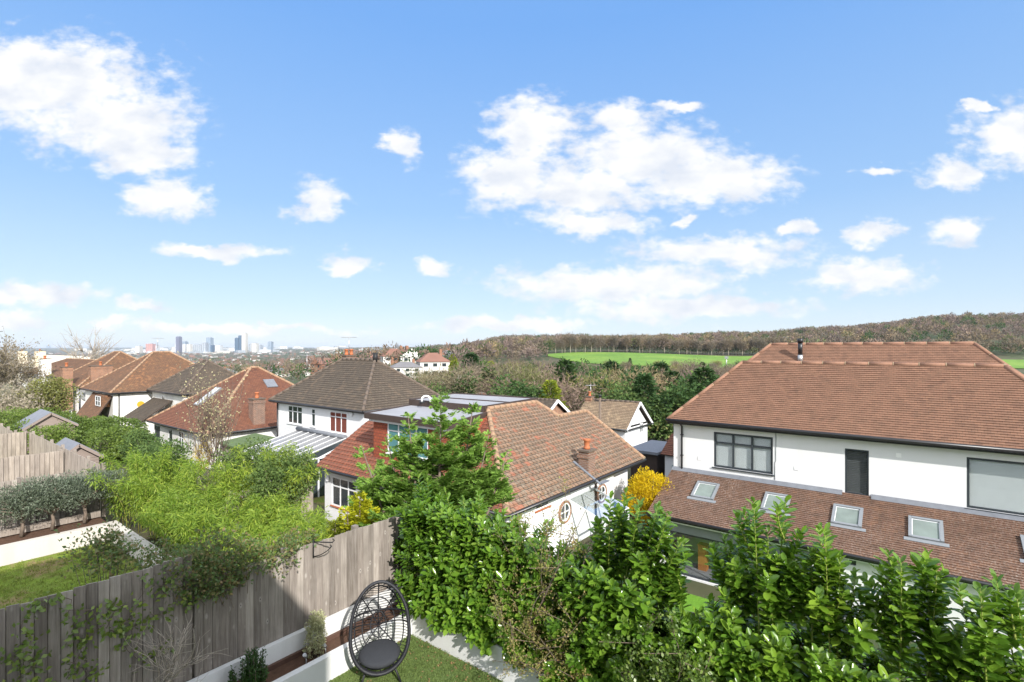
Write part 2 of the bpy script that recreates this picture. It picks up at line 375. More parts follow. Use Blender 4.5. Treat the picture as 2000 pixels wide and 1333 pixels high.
M['fence'] = boards('weathered_fence_boards', (.30,.25,.21), (.17,.14,.115), (.46,.40,.34))
M['fence_far'] = boards('pale_fence_boards', (.40,.335,.275), (.34,.28,.23), (.46,.385,.31), False)
# leaves
M['laurel'] = leafmat('laurel_leaves', [(.055,.14,.018),(.11,.24,.024),(.19,.34,.032),(.30,.45,.055)], .22, .34, .55, (.30,.50,.04))
M['laurel_young'] = leafmat('young_laurel_leaves', [(.14,.26,.03),(.26,.36,.05),(.10,.20,.03)], .35, .4, .5)
M['lstem'] = plain('green_yellow_stems', (.24,.28,.06), .6, .2)
M['conifer'] = leafmat('feathery_conifer_sprays', [(.13,.25,.05),(.19,.34,.06),(.28,.45,.08),(.38,.54,.11)], .7, .35, .2)
M['conifer_y'] = leafmat('golden_conifer_sprays', [(.60,.55,.02),(.78,.70,.03),(.46,.50,.03)], .7, .3, .2)
M['bamboo'] = leafmat('bamboo_leaves', [(.20,.30,.035),(.34,.44,.05),(.46,.52,.07),(.13,.24,.03)], .5, .4, .3)
M['bcane'] = plain('bamboo_canes', (.34,.33,.08), .5, .3)
M['olive'] = leafmat('olive_leaves', [(.12,.15,.09),(.19,.22,.15),(.33,.36,.27),(.14,.18,.11)], .5, .2, .4)
M['ivy'] = leafmat('ivy_leaves', [(.06,.12,.025),(.11,.19,.035),(.22,.28,.05)], .4, .25, .5)
M['rose'] = leafmat('rose_leaves', [(.15,.20,.045),(.24,.30,.07),(.32,.32,.11),(.33,.19,.09)], .6, .3, .3)
M['photinia'] = leafmat('reddish_green_leaves', [(.09,.16,.045),(.13,.21,.055),(.36,.15,.08),(.20,.27,.08)], .5, .3, .4)
M['hedge'] = leafmat('hedge_leaves', [(.075,.125,.025),(.14,.21,.04),(.23,.30,.065)], .5, .3, .3)
M['hedge_o'] = leafmat('olive_green_shrub_leaves', [(.12,.15,.04),(.20,.22,.06),(.30,.28,.10)], .6, .3, .3)
M['magnolia'] = leafmat('pale_pink_blossom', [(.52,.45,.40),(.42,.34,.27),(.28,.27,.15)], .7, .4, .2)
M['catkin'] = leafmat('cream_catkins', [(.62,.52,.24),(.72,.62,.36)], .7, .4, .2)
M['forsythia'] = leafmat('yellow_forsythia_flowers', [(.72,.52,.01),(.85,.64,.012),(.55,.38,.02)], .7, .35, .2)
M['varieg'] = leafmat('variegated_leaves', [(.46,.46,.26),(.32,.36,.14),(.58,.55,.36)], .6, .3, .3)
M['yew'] = leafmat('dark_needles', [(.02,.055,.012),(.045,.10,.02),(.08,.16,.03)], .5, .2, .4)
M['twig_b'] = leafmat('brown_twigs', [(.12,.098,.074),(.175,.14,.102),(.25,.20,.145)], .9, .1, .1)
M['twig_p'] = leafmat('purple_brown_twigs', [(.14,.105,.092),(.20,.15,.13),(.26,.20,.17)], .9, .1, .1)
M['twig_y'] = leafmat('yellow_brown_twigs', [(.165,.135,.08),(.22,.18,.105),(.29,.24,.145)], .9, .1, .1)
M['twig_g'] = leafmat('green_brown_twigs', [(.125,.135,.055),(.18,.18,.07),(.24,.23,.10)], .9, .15, .1)
M['ever_d'] = leafmat('dark_evergreen_foliage', [(.03,.065,.022),(.045,.095,.028),(.07,.13,.036)], .8, .15, .2)
M['ever_m'] = leafmat('mid_green_foliage', [(.06,.11,.032),(.10,.165,.045),(.16,.22,.065)], .8, .2, .2)
M['ever_y'] = leafmat('yellow_green_foliage', [(.25,.29,.025),(.36,.37,.03),(.18,.24,.03)], .8, .25, .2)
# ------------------------------------------------------------------ terrain
KA = [-1.6, -1.0, -0.5, -0.25, -0.12, 0.0, 0.12, 0.22, 0.45, 0.62, 0.9, 1.6]
PR = [
 [(45,-8.6),(110,-12),(300,-20),(800,-36),(2500,-62),(5000,-58),(9500,6),(14000,28)],
 [(45,-8.6),(110,-12),(300,-20),(800,-36),(2500,-62),(5000,-58),(9500,6),(14000,28)],
 [(45,-9.2),(110,-13),(300,-20),(800,-36),(2500,-52),(4500,-44),(6500,-8),(14000,45)],
 [(45,-9.6),(110,-13),(200,-8),(300,-10),(800,-22),(2500,-18),(4500,4),(8000,10),(14000,30)],
 [(45,-10),(110,-13.5),(200,-8),(300,-8),(600,-9),(1100,-6),(2500,6),(5000,10),(14000,30)],
 [(45,-11),(110,-16),(220,-15),(400,-6),(650,2),(1000,12),(1800,34),(14000,60)],
 [(45,-12),(110,-17),(200,-16),(300,-10),(450,-3.5),(700,4),(1200,22),(14000,70)],
 [(45,-12),(110,-17.5),(200,-17),(280,-10),(450,-3.2),(600,3),(1200,16),(14000,80)],
 [(45,-12),(110,-18),(200,-18),(270,-12.2),(420,-6.5),(560,4),(900,18),(14000,90)],
 [(45,-12),(110,-18),(200,-17),(280,-11),(430,-3),(600,9.5),(800,24),(14000,95)],
 [(45,-12),(110,-18),(200,-15),(260,-10),(360,-6.5),(500,15),(720,40),(14000,100)],
 [(45,-12),(110,-18),(200,-15),(260,-10),(360,-6.5),(500,15),(720,40),(14000,100)]]
_kd = np.array([0, 45, 75, 110, 150, 200, 240, 270, 300, 350, 400, 450, 500, 560, 620, 700, 800, 1000, 1300, 1800, 2500, 3500, 5000, 6500, 9500, 14000, 20000.])
_KT = np.array([np.interp(_kd, [p[0] for p in r], [p[1] for p in r]) for r in PR])
def hfar(X, D):
    X = np.asarray(X, float); D = np.asarray(D, float)
    Dm = np.maximum(D, 40.0); a = np.clip(X/np.maximum(D, 8.0), -1.6, 1.6)
    ia = np.interp(a, KA, np.arange(len(KA))); i0 = np.minimum(ia.astype(int), len(KA)-2); fa = ia-i0; fa = fa*fa*(3-2*fa)
    idd = np.interp(Dm, _kd, np.arange(len(_kd))); j0 = np.minimum(idd.astype(int), len(_kd)-2); fd = idd-j0
    g = lambda i, j: _KT[i, j]
    z = (g(i0,j0)*(1-fa)+g(i0+1,j0)*fa)*(1-fd) + (g(i0,j0+1)*(1-fa)+g(i0+1,j0+1)*fa)*fd
    return z + np.sin(X*.021+1)*np.sin(D*.017)*np.clip((D-150)/400, 0, 1)*1.2*np.clip(D/900, 1, 6)
def hnear(U, V):
    z = np.full(np.shape(U), -6.1); z = np.where((V < 8.6) & (V > -12) & (U < 7.75), -5.75, z)
    right = np.where(V < 9.6, -9.9, -8.35)
    left = np.clip(-6.35 - (U-5.6)*.22, -8.9, -6.35)
    down = np.where(V < 24.2, right, left)
    down = np.where(U > 27, np.minimum(down, -9.6), down)
    return np.where(U > np.where(V < 22, 7.75, 5.6), down, z)
def height(U, V):
    U = np.asarray(U, float); V = np.asarray(V, float)
    D = CA*U + SA*V; X = SA*U - CA*V
    t = np.clip((np.hypot(U, V)-44)/40, 0, 1); t = t*t*(3-2*t)
    return hnear(U, V)*(1-t) + hfar(X, D)*t
def hz(U, V): return float(height(U, V))

def axis(n0, step, lim):
    a = [0.0]; s = step
    while a[-1] < lim:
        if a[-1] > n0: s *= 1.085
        a.append(a[-1]+s)
    return a
pos = axis(40, .8, 16000); neg = [-x for x in axis(10, 1.2, 3000)][::-1][:-1]
ax = np.array(neg + pos)
# far half on the other side of the view is covered by the same sheet
UU, VV = np.meshgrid(ax, np.array([-x for x in axis(12, 1.2, 9000)][::-1][:-1] + pos), indexing='ij')
ZZ = height(UU, VV)
ni, nj = UU.shape
idx = np.arange(ni*nj).reshape(ni, nj)
F = np.stack([idx[:-1,:-1].ravel(), idx[1:,:-1].ravel(), idx[1:,1:].ravel(), idx[:-1,1:].ravel()], 1)
def groundmat():
    m, t = newmat('rough_ground'); v = N(t, 'ShaderNodeNewGeometry').outputs['Position']
    a = noise(t, .02, 8, v, .65); b = noise(t, .35, 6, v, .65)
    col = ramp(t, a, [(.3,(.075,.062,.038)),(.45,(.10,.085,.05)),(.55,(.055,.075,.028)),(.7,(.12,.10,.065))])
    col = mix(t, ramp(t, b, [(.4,(0,0,0)),(.7,(.7,.7,.7))]), col, (.045,.06,.025))
    return finish(m, t, col, .95, bump=b, bs=.5, bd=.1)
def lawnmat(name, c1, c2, c3, s=1.5):
    m, t = newmat(name); v = N(t, 'ShaderNodeNewGeometry').outputs['Position']
    a = noise(t, s, 8, v, .7); b = noise(t, s*14, 6, v, .7)
    col = ramp(t, a, [(.38, c1), (.5, c2), (.6, c3)])
    col = mix(t, ramp(t, b, [(.35,(0,0,0)),(.65,(.45,.45,.45))]), col, tuple(x*.45 for x in c1))
    return finish(m, t, col, .95, bump=b, bs=.8, bd=.05)
M['ground'] = groundmat()
M['golf'] = lawnmat('fairway_grass', (.12,.23,.03), (.15,.27,.035), (.20,.31,.045), .03)
M['lawn'] = lawnmat('patchy_lawn', (.20,.29,.03), (.17,.23,.03), (.28,.19,.10), .9)
M['lawn2'] = lawnmat('bright_lawn', (.12,.26,.02), (.14,.30,.025), (.10,.20,.02), .8)
M['turf'] = lawnmat('artificial_turf', (.13,.19,.055), (.15,.215,.062), (.18,.23,.075), 2.0)
o = np_obj('terrain', np.stack([UU.ravel(), VV.ravel(), ZZ.ravel()], 1), F, M['ground'], smooth=True); tag(o, 'open ground of the valley and hills', kind='structure')
def patch(name, label, a_list, D0s, D1s, mat, nd=26, dz=.35):
    """a sheet of ground a little above the terrain between two distances for a fan of view directions"""
    A = np.linspace(a_list[0], a_list[-1], 70); d0 = np.interp(A, a_list, D0s); d1 = np.interp(A, a_list, D1s)
    T = np.linspace(0, 1, nd)[None, :]; D = d0[:, None]*(1-T)+d1[:, None]*T; X = A[:, None]*D
    U = CA*D+SA*X; V = SA*D-CA*X; Z = height(U, V)+dz
    n, k = D.shape; ix = np.arange(n*k).reshape(n, k)
    Fq = np.stack([ix[:-1,:-1].ravel(), ix[:-1,1:].ravel(), ix[1:,1:].ravel(), ix[1:,:-1].ravel()], 1)
    Fq = Fq[:, ::-1]
    o = np_obj(name, np.stack([U.ravel(), V.ravel(), Z.ravel()], 1), Fq, mat, smooth=True); tag(o, label, kind='structure'); return o
patch('fairway', 'bright green fairway beyond the valley wood', [.07,.13,.2,.3,.45,.5,.9,1.3], [392,330,300,285,272,268,262,262], [420,446,444,438,425,425,355,355], M['golf'])
patch('upper_fairway', 'small green fairway higher up the wooded hill', [.44,.48,.55,.60,.64], [580,560,552,556,580], [600,640,665,650,600], M['golf'])
def flat(name, label, poly, z, mat, kind='structure', th=.06):
    mb = MB(); mb.prism(poly, z-th, z); o = mb.build(name, mat); tag(o, label, kind=kind); return o
flat('artificial_lawn', 'smooth green artificial lawn below the viewpoint', [(-.3,-9),(6.72,-9),(6.72,7.72),(-.3,7.72)], -5.6, M['turf'])
flat('neighbour_lawn', 'patchy green and brown lawn of the garden on the left', [(-6,9.0),(4.9,9.0),(4.9,19.8),(-6,19.8)], -6.0, M['lawn'])
flat('right_lawn', 'bright green lawn in front of the glass doors', [(8.3,-8),(20.6,-8),(20.6,9.2),(8.3,9.2)], -9.82, M['lawn2'])
flat('patio', 'pale paving at the side of the bungalow', [(8.2,9.9),(13.9,9.9),(13.9,24),(8.2,24)], -8.28, plain('pale_paving', (.30,.26,.21), .9, .25, 2))
flat('left_gravel', 'ground of the far left gardens', [(-6,26.2),(4.9,26.2),(4.9,60),(-6,60)], -6.02, M['lawn'])
# ------------------------------------------------------------------ building helpers
def clip_band(poly, lo, hi):
    def half(P, f):
        out = []
        for i in range(len(P)):
            a, b = P[i], P[(i+1) % len(P)]; fa, fb = f(a), f(b)
            if fa >= 0: out.append(a)
            if (fa > 0 and fb < 0) or (fa < 0 and fb > 0):
                t = fa/(fa-fb); out.append((a[0]+(b[0]-a[0])*t, a[1]+(b[1]-a[1])*t))
        return out
    P = half(poly, lambda p: p[1]-lo)
    if len(P) >= 3: P = half(P, lambda p: hi-p[1])
    return P
def slope(mb, pts, g, step=.022, th=.07, m=0, mt=1):
    """one roof slope: pts[0]->pts[1] is the eave; laid in stepped courses g apart, with underside and edges"""
    pts = [Vector(p) for p in pts]; u = (pts[1]-pts[0]).normalized()
    n = Vector((0,0,0))
    for i in range(len(pts)): n += pts[i].cross(pts[(i+1) % len(pts)])
    n.normalize()
    if n.z < 0: n = -n
    v = n.cross(u)
    if v.z < 0: v = -v
    o = pts[0]; P = [((p-o).dot(u), (p-o).dot(v)) for p in pts]
    hi = max(p[1] for p in P); k = 0
    to3 = lambda q, h: o + u*q[0] + v*q[1] + n*h
    rng = random.Random(len(mb.v))
    while k*g < hi:
        lo, up = k*g, min((k+1)*g, hi)
        Q = clip_band(P, lo, up)
        if len(Q) >= 3 and up-lo > 1e-4:
            mb.face([to3(q, step*(1-(q[1]-lo)/g)) for q in Q], m, [(q[0]+50, q[1]+50) for q in Q])
            lowq = [q for q in Q if abs(q[1]-lo) < 1e-6]
            if len(lowq) >= 2:
                a, b = min(lowq), max(lowq)
                mb.face([to3(a, -.0), to3(b, -.0), to3(b, step), to3(a, step)], m, [(a[0]+50, a[1]+50.005), (b[0]+50, b[1]+50.005), (b[0]+50, b[1]+50.01), (a[0]+50, a[1]+50.01)])
        k += 1
    mb.face([p - n*th for p in reversed(pts)], mt)
    for i in range(len(pts)):
        a, b = pts[i], pts[(i+1) % len(pts)]
        mb.face([a - n*th, b - n*th, b, a], mt)
def ridge(mb, p0, p1, r=.11, seg=.42, m=0, mm=1):
    p0, p1 = Vector(p0), Vector(p1); L = (p1-p0).length
    if L < .05: return
    d = (p1-p0)/L; k = max(1, int(L/seg))
    for i in range(k):
        a = p0 + d*(L*i/k); b = p0 + d*(L*(i+1)/k)
        mb.tube([a, b], [r, r*.93], 8, m)
        mb.tube([b - d*.012, b + d*.012], r*1.02, 8, mm)
def gutter(mb, p0, p1, r=.065, m=0):
    p0, p1 = Vector(p0), Vector(p1); mb.tube([p0, p1], r, 8, m)
def pt(plane, c, a, z, d=0.0, out=-1):
    return Vector((c + out*d, a, z)) if plane == 'U' else Vector((a, c + out*d, z))
def wallface(mb, plane, c, a0, a1, z0, z1, holes, out=-1, depth=.12, m=0):
    if a0 > a1: a0, a1 = a1, a0
    As = sorted({a0, a1, *[h[0] for h in holes], *[h[1] for h in holes]}); Zs = sorted({z0, z1, *[h[2] for h in holes], *[h[3] for h in holes]})
    As = [a for a in As if a0-1e-6 <= a <= a1+1e-6]; Zs = [z for z in Zs if z0-1e-6 <= z <= z1+1e-6]
    flip = (plane == 'U') == (out < 0)
    def add(P): mb.face(P if not flip else P[::-1], m)
    for i in range(len(As)-1):
        for j in range(len(Zs)-1):
            ca, cz = (As[i]+As[i+1])/2, (Zs[j]+Zs[j+1])/2
            if any(h[0] < ca < h[1] and h[2] < cz < h[3] for h in holes): continue
            add([pt(plane,c,As[i],Zs[j]), pt(plane,c,As[i+1],Zs[j]), pt(plane,c,As[i+1],Zs[j+1]), pt(plane,c,As[i],Zs[j+1])])
    for (h0, h1, q0, q1) in holes:
        for (A, B) in (((h0,q0),(h1,q0)),((h1,q0),(h1,q1)),((h1,q1),(h0,q1)),((h0,q1),(h0,q0))):
            mb.face([pt(plane,c,A[0],A[1],0,out), pt(plane,c,A[0],A[1],-depth,out), pt(plane,c,B[0],B[1],-depth,out), pt(plane,c,B[0],B[1],0,out)], m)
def pbox(mb, plane, c, a0, a1, z0, z1, d0, d1, out=-1, m=0):
    mb.box(pt(plane, c, a0, z0, d0, out), pt(plane, c, a1, z1, d1, out), m)
def window(root, plane, c, hole, cols=(0,1), rows=(0,1), fr=None, pane=None, out=-1, f=.06, sill=True, sillmat=None, back=None, set_in=.07, bars=None, name='window', label=None, top=None):
    """frame with mullions and transoms, pane sub-part, optional blind or curtain behind; hole = (a0, a1, z0, z1)"""
    a0, a1, z0, z1 = hole; fr = fr or M['upvc']; pane = pane or M['glassdark']; mb = MB()
    e = .004
    pbox(mb, plane, c, a0+e, a0+f, z0+e, z1-e, -set_in, -set_in+.05, out); pbox(mb, plane, c, a1-f, a1-e, z0+e, z1-e, -set_in, -set_in+.05, out)
    pbox(mb, plane, c, a0+f, a1-f, z0+e, z0+f, -set_in, -set_in+.05, out); pbox(mb, plane, c, a0+f, a1-f, z1-f, z1-e, -set_in, -set_in+.05, out)
    for q in cols[1:-1]:
        x = a0+(a1-a0)*q; pbox(mb, plane, c, x-f*.5, x+f*.5, z0+f, z1-f, -set_in+.002, -set_in+.047, out)
    for q in rows[1:-1]:
        z = z0+(z1-z0)*q; pbox(mb, plane, c, a0+f, a1-f, z-f*.45, z+f*.45, -set_in+.004, -set_in+.044, out)
    o = mb.build(name, fr, root, label)
    g = MB(); pbox(g, plane, c, a0+f*.5, a1-f*.5, z0+f*.5, z1-f*.5, -set_in+.008, -set_in+.02, out); g.build('pane', pane, o)
    if sill:
        s = MB(); pbox(s, plane, c, a0-.06, a1+.06, z0-.05, z0-.004, -.06, .07, out); s.build('sill', sillmat or fr, o)
    if back:
        b = MB()
        if back[0] == 'slats':
            z = z0+.06
            while z < z1-.05:
                P = [pt(plane, c, a, zz, dd, out) for a, zz, dd in ((a0+.05, z, -set_in-.05), (a1-.05, z, -set_in-.05), (a1-.05, z+.034, -set_in-.075), (a0+.05, z+.034, -set_in-.075))]
                b.face(P); z += back[2]
            b.build('blind', back[1], o)
        else:
            pbox(b, plane, c, a0+.05, a1-.05, z0+.03, z1-.03, -set_in-.06, -set_in-.08, out); b.build('curtain', back[1], o)
    return o
def hole(plane, c, x0, x1, yt, yb):
    """window opening from the picture: left and right columns, top and bottom rows read at the left side"""
    fn = pU if plane == 'U' else pV; i = 1 if plane == 'U' else 0
    A = fn(x0, yt, c); B = fn(x0, yb, c); C = fn(x1, yt, c)
    return (min(A[i], C[i]), max(A[i], C[i]), B.z, A.z)
def hip(mb, U0, U1, V0, V1, ze, pitch, g, m=0, along='V', ends=('hip','hip'), th=.07):
    t = math.tan(rad(pitch)); out = []
    if along == 'V':
        r = (U1-U0)/2; zr = ze+r*t; Um = (U0+U1)/2
        a = V0+(r if ends[0] == 'hip' else 0); b = V1-(r if ends[1] == 'hip' else 0)
        A, B = (Um,a,zr), (Um,b,zr)
        slope(mb, [(U0,V1,ze),(U0,V0,ze),A,B], g, m=m, th=th); slope(mb, [(U1,V0,ze),(U1,V1,ze),B,A], g, m=m, th=th)
        if ends[0] == 'hip': slope(mb, [(U0,V0,ze),(U1,V0,ze),A], g, m=m, th=th); out += [((U0,V0,ze),A),((U1,V0,ze),A)]
        if ends[1] == 'hip': slope(mb, [(U1,V1,ze),(U0,V1,ze),B], g, m=m, th=th); out += [((U0,V1,ze),B),((U1,V1,ze),B)]
    else:
        r = (V1-V0)/2; zr = ze+r*t; Vm = (V0+V1)/2
        a = U0+(r if ends[0] == 'hip' else 0); b = U1-(r if ends[1] == 'hip' else 0)
        A, B = (a,Vm,zr), (b,Vm,zr)
        slope(mb, [(U0,V0,ze),(U1,V0,ze),B,A], g, m=m, th=th); slope(mb, [(U1,V1,ze),(U0,V1,ze),A,B], g, m=m, th=th)
        if ends[0] == 'hip': slope(mb, [(U0,V1,ze),(U0,V0,ze),A], g, m=m, th=th); out += [((U0,V0,ze),A),((U0,V1,ze),A)]
        if ends[1] == 'hip': slope(mb, [(U1,V0,ze),(U1,V1,ze),B], g, m=m, th=th); out += [((U1,V0,ze),B),((U1,V1,ze),B)]
    out.append((A, B)); return out
def walls(mb, U0, U1, V0, V1, z0, z1, hu=(), hv=(), m=0):
    wallface(mb, 'U', U0, V0, V1, z0, z1, list(hu), -1, m=m); wallface(mb, 'U', U1, V0, V1, z0, z1, [], 1, m=m)
    wallface(mb, 'V', V0, U0, U1, z0, z1, list(hv), -1, m=m); wallface(mb, 'V', V1, U0, U1, z0, z1, [], 1, m=m)
def chimney(root, x, y, w, d, z0, z1, mat, pots=1, potm=None, cap=.08, name='chimney', flash=False):
    mb = MB(); mb.box((x-w/2,y-d/2,z0),(x+w/2,y+d/2,z1)); mb.box((x-w/2-.05,y-d/2-.05,z1-.28),(x+w/2+.05,y+d/2+.05,z1-.16))
    mb.box((x-w/2-.06,y-d/2-.06,z1),(x+w/2+.06,y+d/2+.06,z1+cap), 1); o = mb.build(name, [mat, M['ridge_d']], root)
    for i in range(pots):
        px = x + (i-(pots-1)/2)*.42 if w >= d else x; py = y + (i-(pots-1)/2)*.42 if w < d else y
        p = MB(); p.tube([(px,py,z1+cap),(px,py,z1+cap+.08),(px,py,z1+cap+.12),(px,py,z1+cap+.36),(px,py,z1+cap+.38),(px,py,z1+cap+.46)], [.15,.15,.12,.13,.16,.16], 14); p.build('chimney_pot', potm or M['pot'], o)
    return o

# ================================================================== the large white house on the right
UW = 24.85; UE = 24.40; ZE = -3.42
hs_ = empty('white_house', (UW, 2, -9.9), 'large white house with brown hipped roofs and a lean-to with skylights', 'house')
H1 = hole('U', UW, 1394, 1509.5, 843.6, 912); H2 = hole('U', UW, 1650, 1697, 876, 964); H3 = hole('U', UW, 1888, 2090, 893, 992)
H3 = (-5.6+0.0, H3[1], H3[2], H3[3]) if H3[0] > -5.6 else H3
V0w, V1w = -9.0, 9.18
mb = MB(); wallface(mb, 'U', UW, V0w, V1w, -9.9, ZE+.1, [H1, H2, H3], -1, .13)
wallface(mb, 'V', V1w, UW, 35.2, -9.9, ZE+.1, [], 1); wallface(mb, 'V', V0w, UW, 35.2, -9.9, ZE+.1, [], -1); wallface(mb, 'U', 35.2, V0w, V1w, -9.9, ZE+.1, [], 1)
mb.box((UW+.25, V0w+.1, ZE-.2), (35, V1w-.1, ZE-.1))          # ceiling
mb.build('wall', [M['render']], hs_)
mb = MB(); mb.box((UW+.3, V0w+.2, -9.0), (UW+3.6, V1w-.2, -8.9)); mb.box((UW+3.5, V0w+.2, -8.8), (UW+3.6, V1w-.2, ZE-.25)); mb.build('interior', M['room'], hs_)
t45 = 1.0
VL, VR = 9.33, -9.2; RZ = ZE+2.78; RU = UE+2.78
mb = MB()
A = (RU, VL-2.78, RZ); B = (RU, -2.9, RZ); VRe = -2.9-2.78
slope(mb, [(UE,VL,ZE),(UE,VRe,ZE),B,A], .115, .03)
slope(mb, [(UE,VRe,ZE),(RU+2.78,VRe,ZE),B], .115)
slope(mb, [(RU+2.78,VL,ZE),(UE,VL,ZE),A], .115)
slope(mb, [(RU+2.78,VRe,ZE),(RU+2.78,VL,ZE),A,B], .115)
R2 = hip(mb, 28.3, 35.7, VRe-.4, 9.9, ZE, 45, .115)
mb.build('roof', [M['t_new'], M['brown']], hs_)
mb = MB()
for a, b in [(A,B),((UE,VL,ZE),A),((UE,VRe,ZE),B)] + R2: ridge(mb, Vector(a)-Vector((0,0,.02)), Vector(b)-Vector((0,0,.02)), .095, .84)
mb.build('ridge_tiles', [M['ridge_r'], M['mortar']], hs_)
mb = MB(); gutter(mb, (UE-.05, VL+.02, ZE-.04), (UE-.05, VRe, ZE-.06), .08); mb.box((UE+.02, VL, ZE-.21), (UE+.06, VRe, ZE-.01)); gutter(mb, (UE-.05, VL+.03, ZE-.02), (RU+2.6, VL+.06, ZE-.02)); mb.build('gutter', M['black'], hs_)
v = VL-.35
while v > VRe: mb = MB(); mb.box((UE+.07, v, ZE-.2), (UW+.02, v-.075, ZE-.07)); mb.build('rafter_end', M['black'], hs_); v -= .42
mb = MB(); mb.tube([(UW-.4,8.75,ZE-.1),(UW-.3,8.75,ZE-.2),(UW-.07,8.75,ZE-.36),(UW-.07,8.75,-5.9)], .045, 8)
for z in (-4.2,-5.2): mb.box((UW-.13, 8.69, z), (UW, 8.81, z+.05))
mb.build('downpipe', M['black'], hs_)
W1 = window(hs_, 'U', UW, H1, (0,.34,.66,1), (0,.70,1), M['anth'], M['glass'], f=.09, set_in=.09, back=('slats', M['blind'], .042))
W2 = window(hs_, 'U', UW, H2, (0,1), (0,1), M['anth'], M['glass'], f=.07, set_in=.09, back=('slats', M['blindb'], .07))
W3 = window(hs_, 'U', UW, H3, (0,1), (0,1), M['anth'], M['glass'], f=.08, set_in=.09, back=('slats', M['blind'], .037))
for (v, z) in ((8.0,-5.3),(3.9,-5.2),(.4,-4.2)):
    mb = MB(); mb.box((UW-.02,v,z),(UW,v-.16,z+.16)); mb.build('air_vent', M['blind'], hs_)
mb = MB(); mb.tube([(UW-.015,4.62,ZE-.1),(UW-.015,4.62,-4.9),(UW-.015,4.66,-5.0),(UW-.015,4.66,-5.75)], .012, 5); mb.build('cable', M['velux'], hs_)
# flue on the rear roof
fb = pP(1563, 704, Vector((28.3, 0, ZE)), Vector((-1,0,1)))
mb = MB(); mb.tube([fb-Vector((0,0,.1)), fb+Vector((0,0,.28))], .13, 14, 1); mb.tube([fb+Vector((0,0,.28)), fb+Vector((0,0,1.0))], .11, 14, 0); mb.tube([fb+Vector((0,0,.93)), fb+Vector((0,0,1.16))], .145, 14, 0)
mb.build('flue', [M['black'], M['metal']], hs_)
# lean-to
ZT, ZB = -5.86, -7.28; UB = 21.70; VX = 9.22; tl = (ZT-ZB)/(UW-UB)
mb = MB(); slope(mb, [(UB,VX,ZB),(UB,V0w,ZB),(UW-.01,V0w,ZT),(UW-.01,VX,ZT)], .115, .03); mb.build('lean_to_roof', [M['t_low'], M['brown']], hs_)
mb = MB()
for (a, b) in ((VX, H2[1]+.08), (H2[0]-.08, H3[1]+.1), (H3[1]+.1, V0w)):
    mb.hexa([(UW-.22,b,ZT-.22*tl+.035),(UW-.02,b,ZT+.03),(UW-.02,a,ZT+.03),(UW-.22,a,ZT-.22*tl+.035),(UW-.20,b,ZT-.20*tl+.055),(UW-.02,b,ZT+.09),(UW-.02,a,ZT+.09),(UW-.20,a,ZT-.20*tl+.055)])
mb.build('lead_flashing', M['lead'], hs_)
UX = 22.05
gd = (2.9, 8.35, -9.82, -7.62)
mb = MB(); wallface(mb, 'U', UX, V0w, 9.1, -9.9, ZB-.02+.1, [gd, (-.9,-.15,-9.3,-8.1), (1.5,1.72,-7.78,-7.5)], -1, .15)
mb.face([(UX,9.1,-9.9),(UW,9.1,-9.9),(UW,9.1,ZT-.08),(UX,9.1,ZB+(UX-UB)*tl-.08)]); mb.build('lean_to_wall', M['render'], hs_)
mb = MB(); gutter(mb, (UB-.05,VX,ZB-.03), (UB-.05,V0w,ZB-.05)); mb.box((UB+.01,VX,ZB-.17), (UB+.05,V0w,ZB-.02)); mb.box((UB+.05,VX-.01,ZB-.17), (UX,V0w,ZB-.14)); mb.build('gutter', M['black'], hs_)
mb = MB(); mb.box((UB+.06,VX-.3,ZB-.22),(UB+.10,V0w,ZB-.172)); mb.build('fascia', M['upvc'], hs_)
mb = MB(); mb.box((UX+.02,gd[0]+.01,gd[3]-.36),(UX+.09,gd[1]-.01,gd[3]-.01)); mb.build('door_header', M['velux'], hs_)
d1 = window(hs_, 'U', UX, (gd[0]+.005,gd[1]-.005,gd[2],gd[3]-.37), (0,.03,.34,.66,1), (0,1), M['anth'], M['glass'], f=.08, set_in=.13, sill=False, name='glass_doors')
mb = MB(); mb.box((UX+.2,2.7,-9.78),(UX+4,9.0,-9.72)); mb.build('inner_floor', M['felt'], hs_)
window(hs_, 'U', UX, (-.9,-.15,-9.3,-8.1), (0,1), (0,1), M['anth'], M['glassdark'], f=.06, set_in=.1)
window(hs_, 'U', UX, (1.5,1.72,-7.78,-7.5), (0,1), (0,1), M['anth'], M['glassdark'], f=.04, set_in=.1, sill=False)
mb = MB(); mb.tube([(UX-.3,2.1,ZB-.05),(UX-.06,2.1,ZB-.3),(UX-.06,2.1,-9.8)], .045, 8); mb.build('downpipe', M['black'], hs_)
sn = Vector((-tl, 0, 1)).normalized(); sup = Vector((1, 0, tl)).normalized()
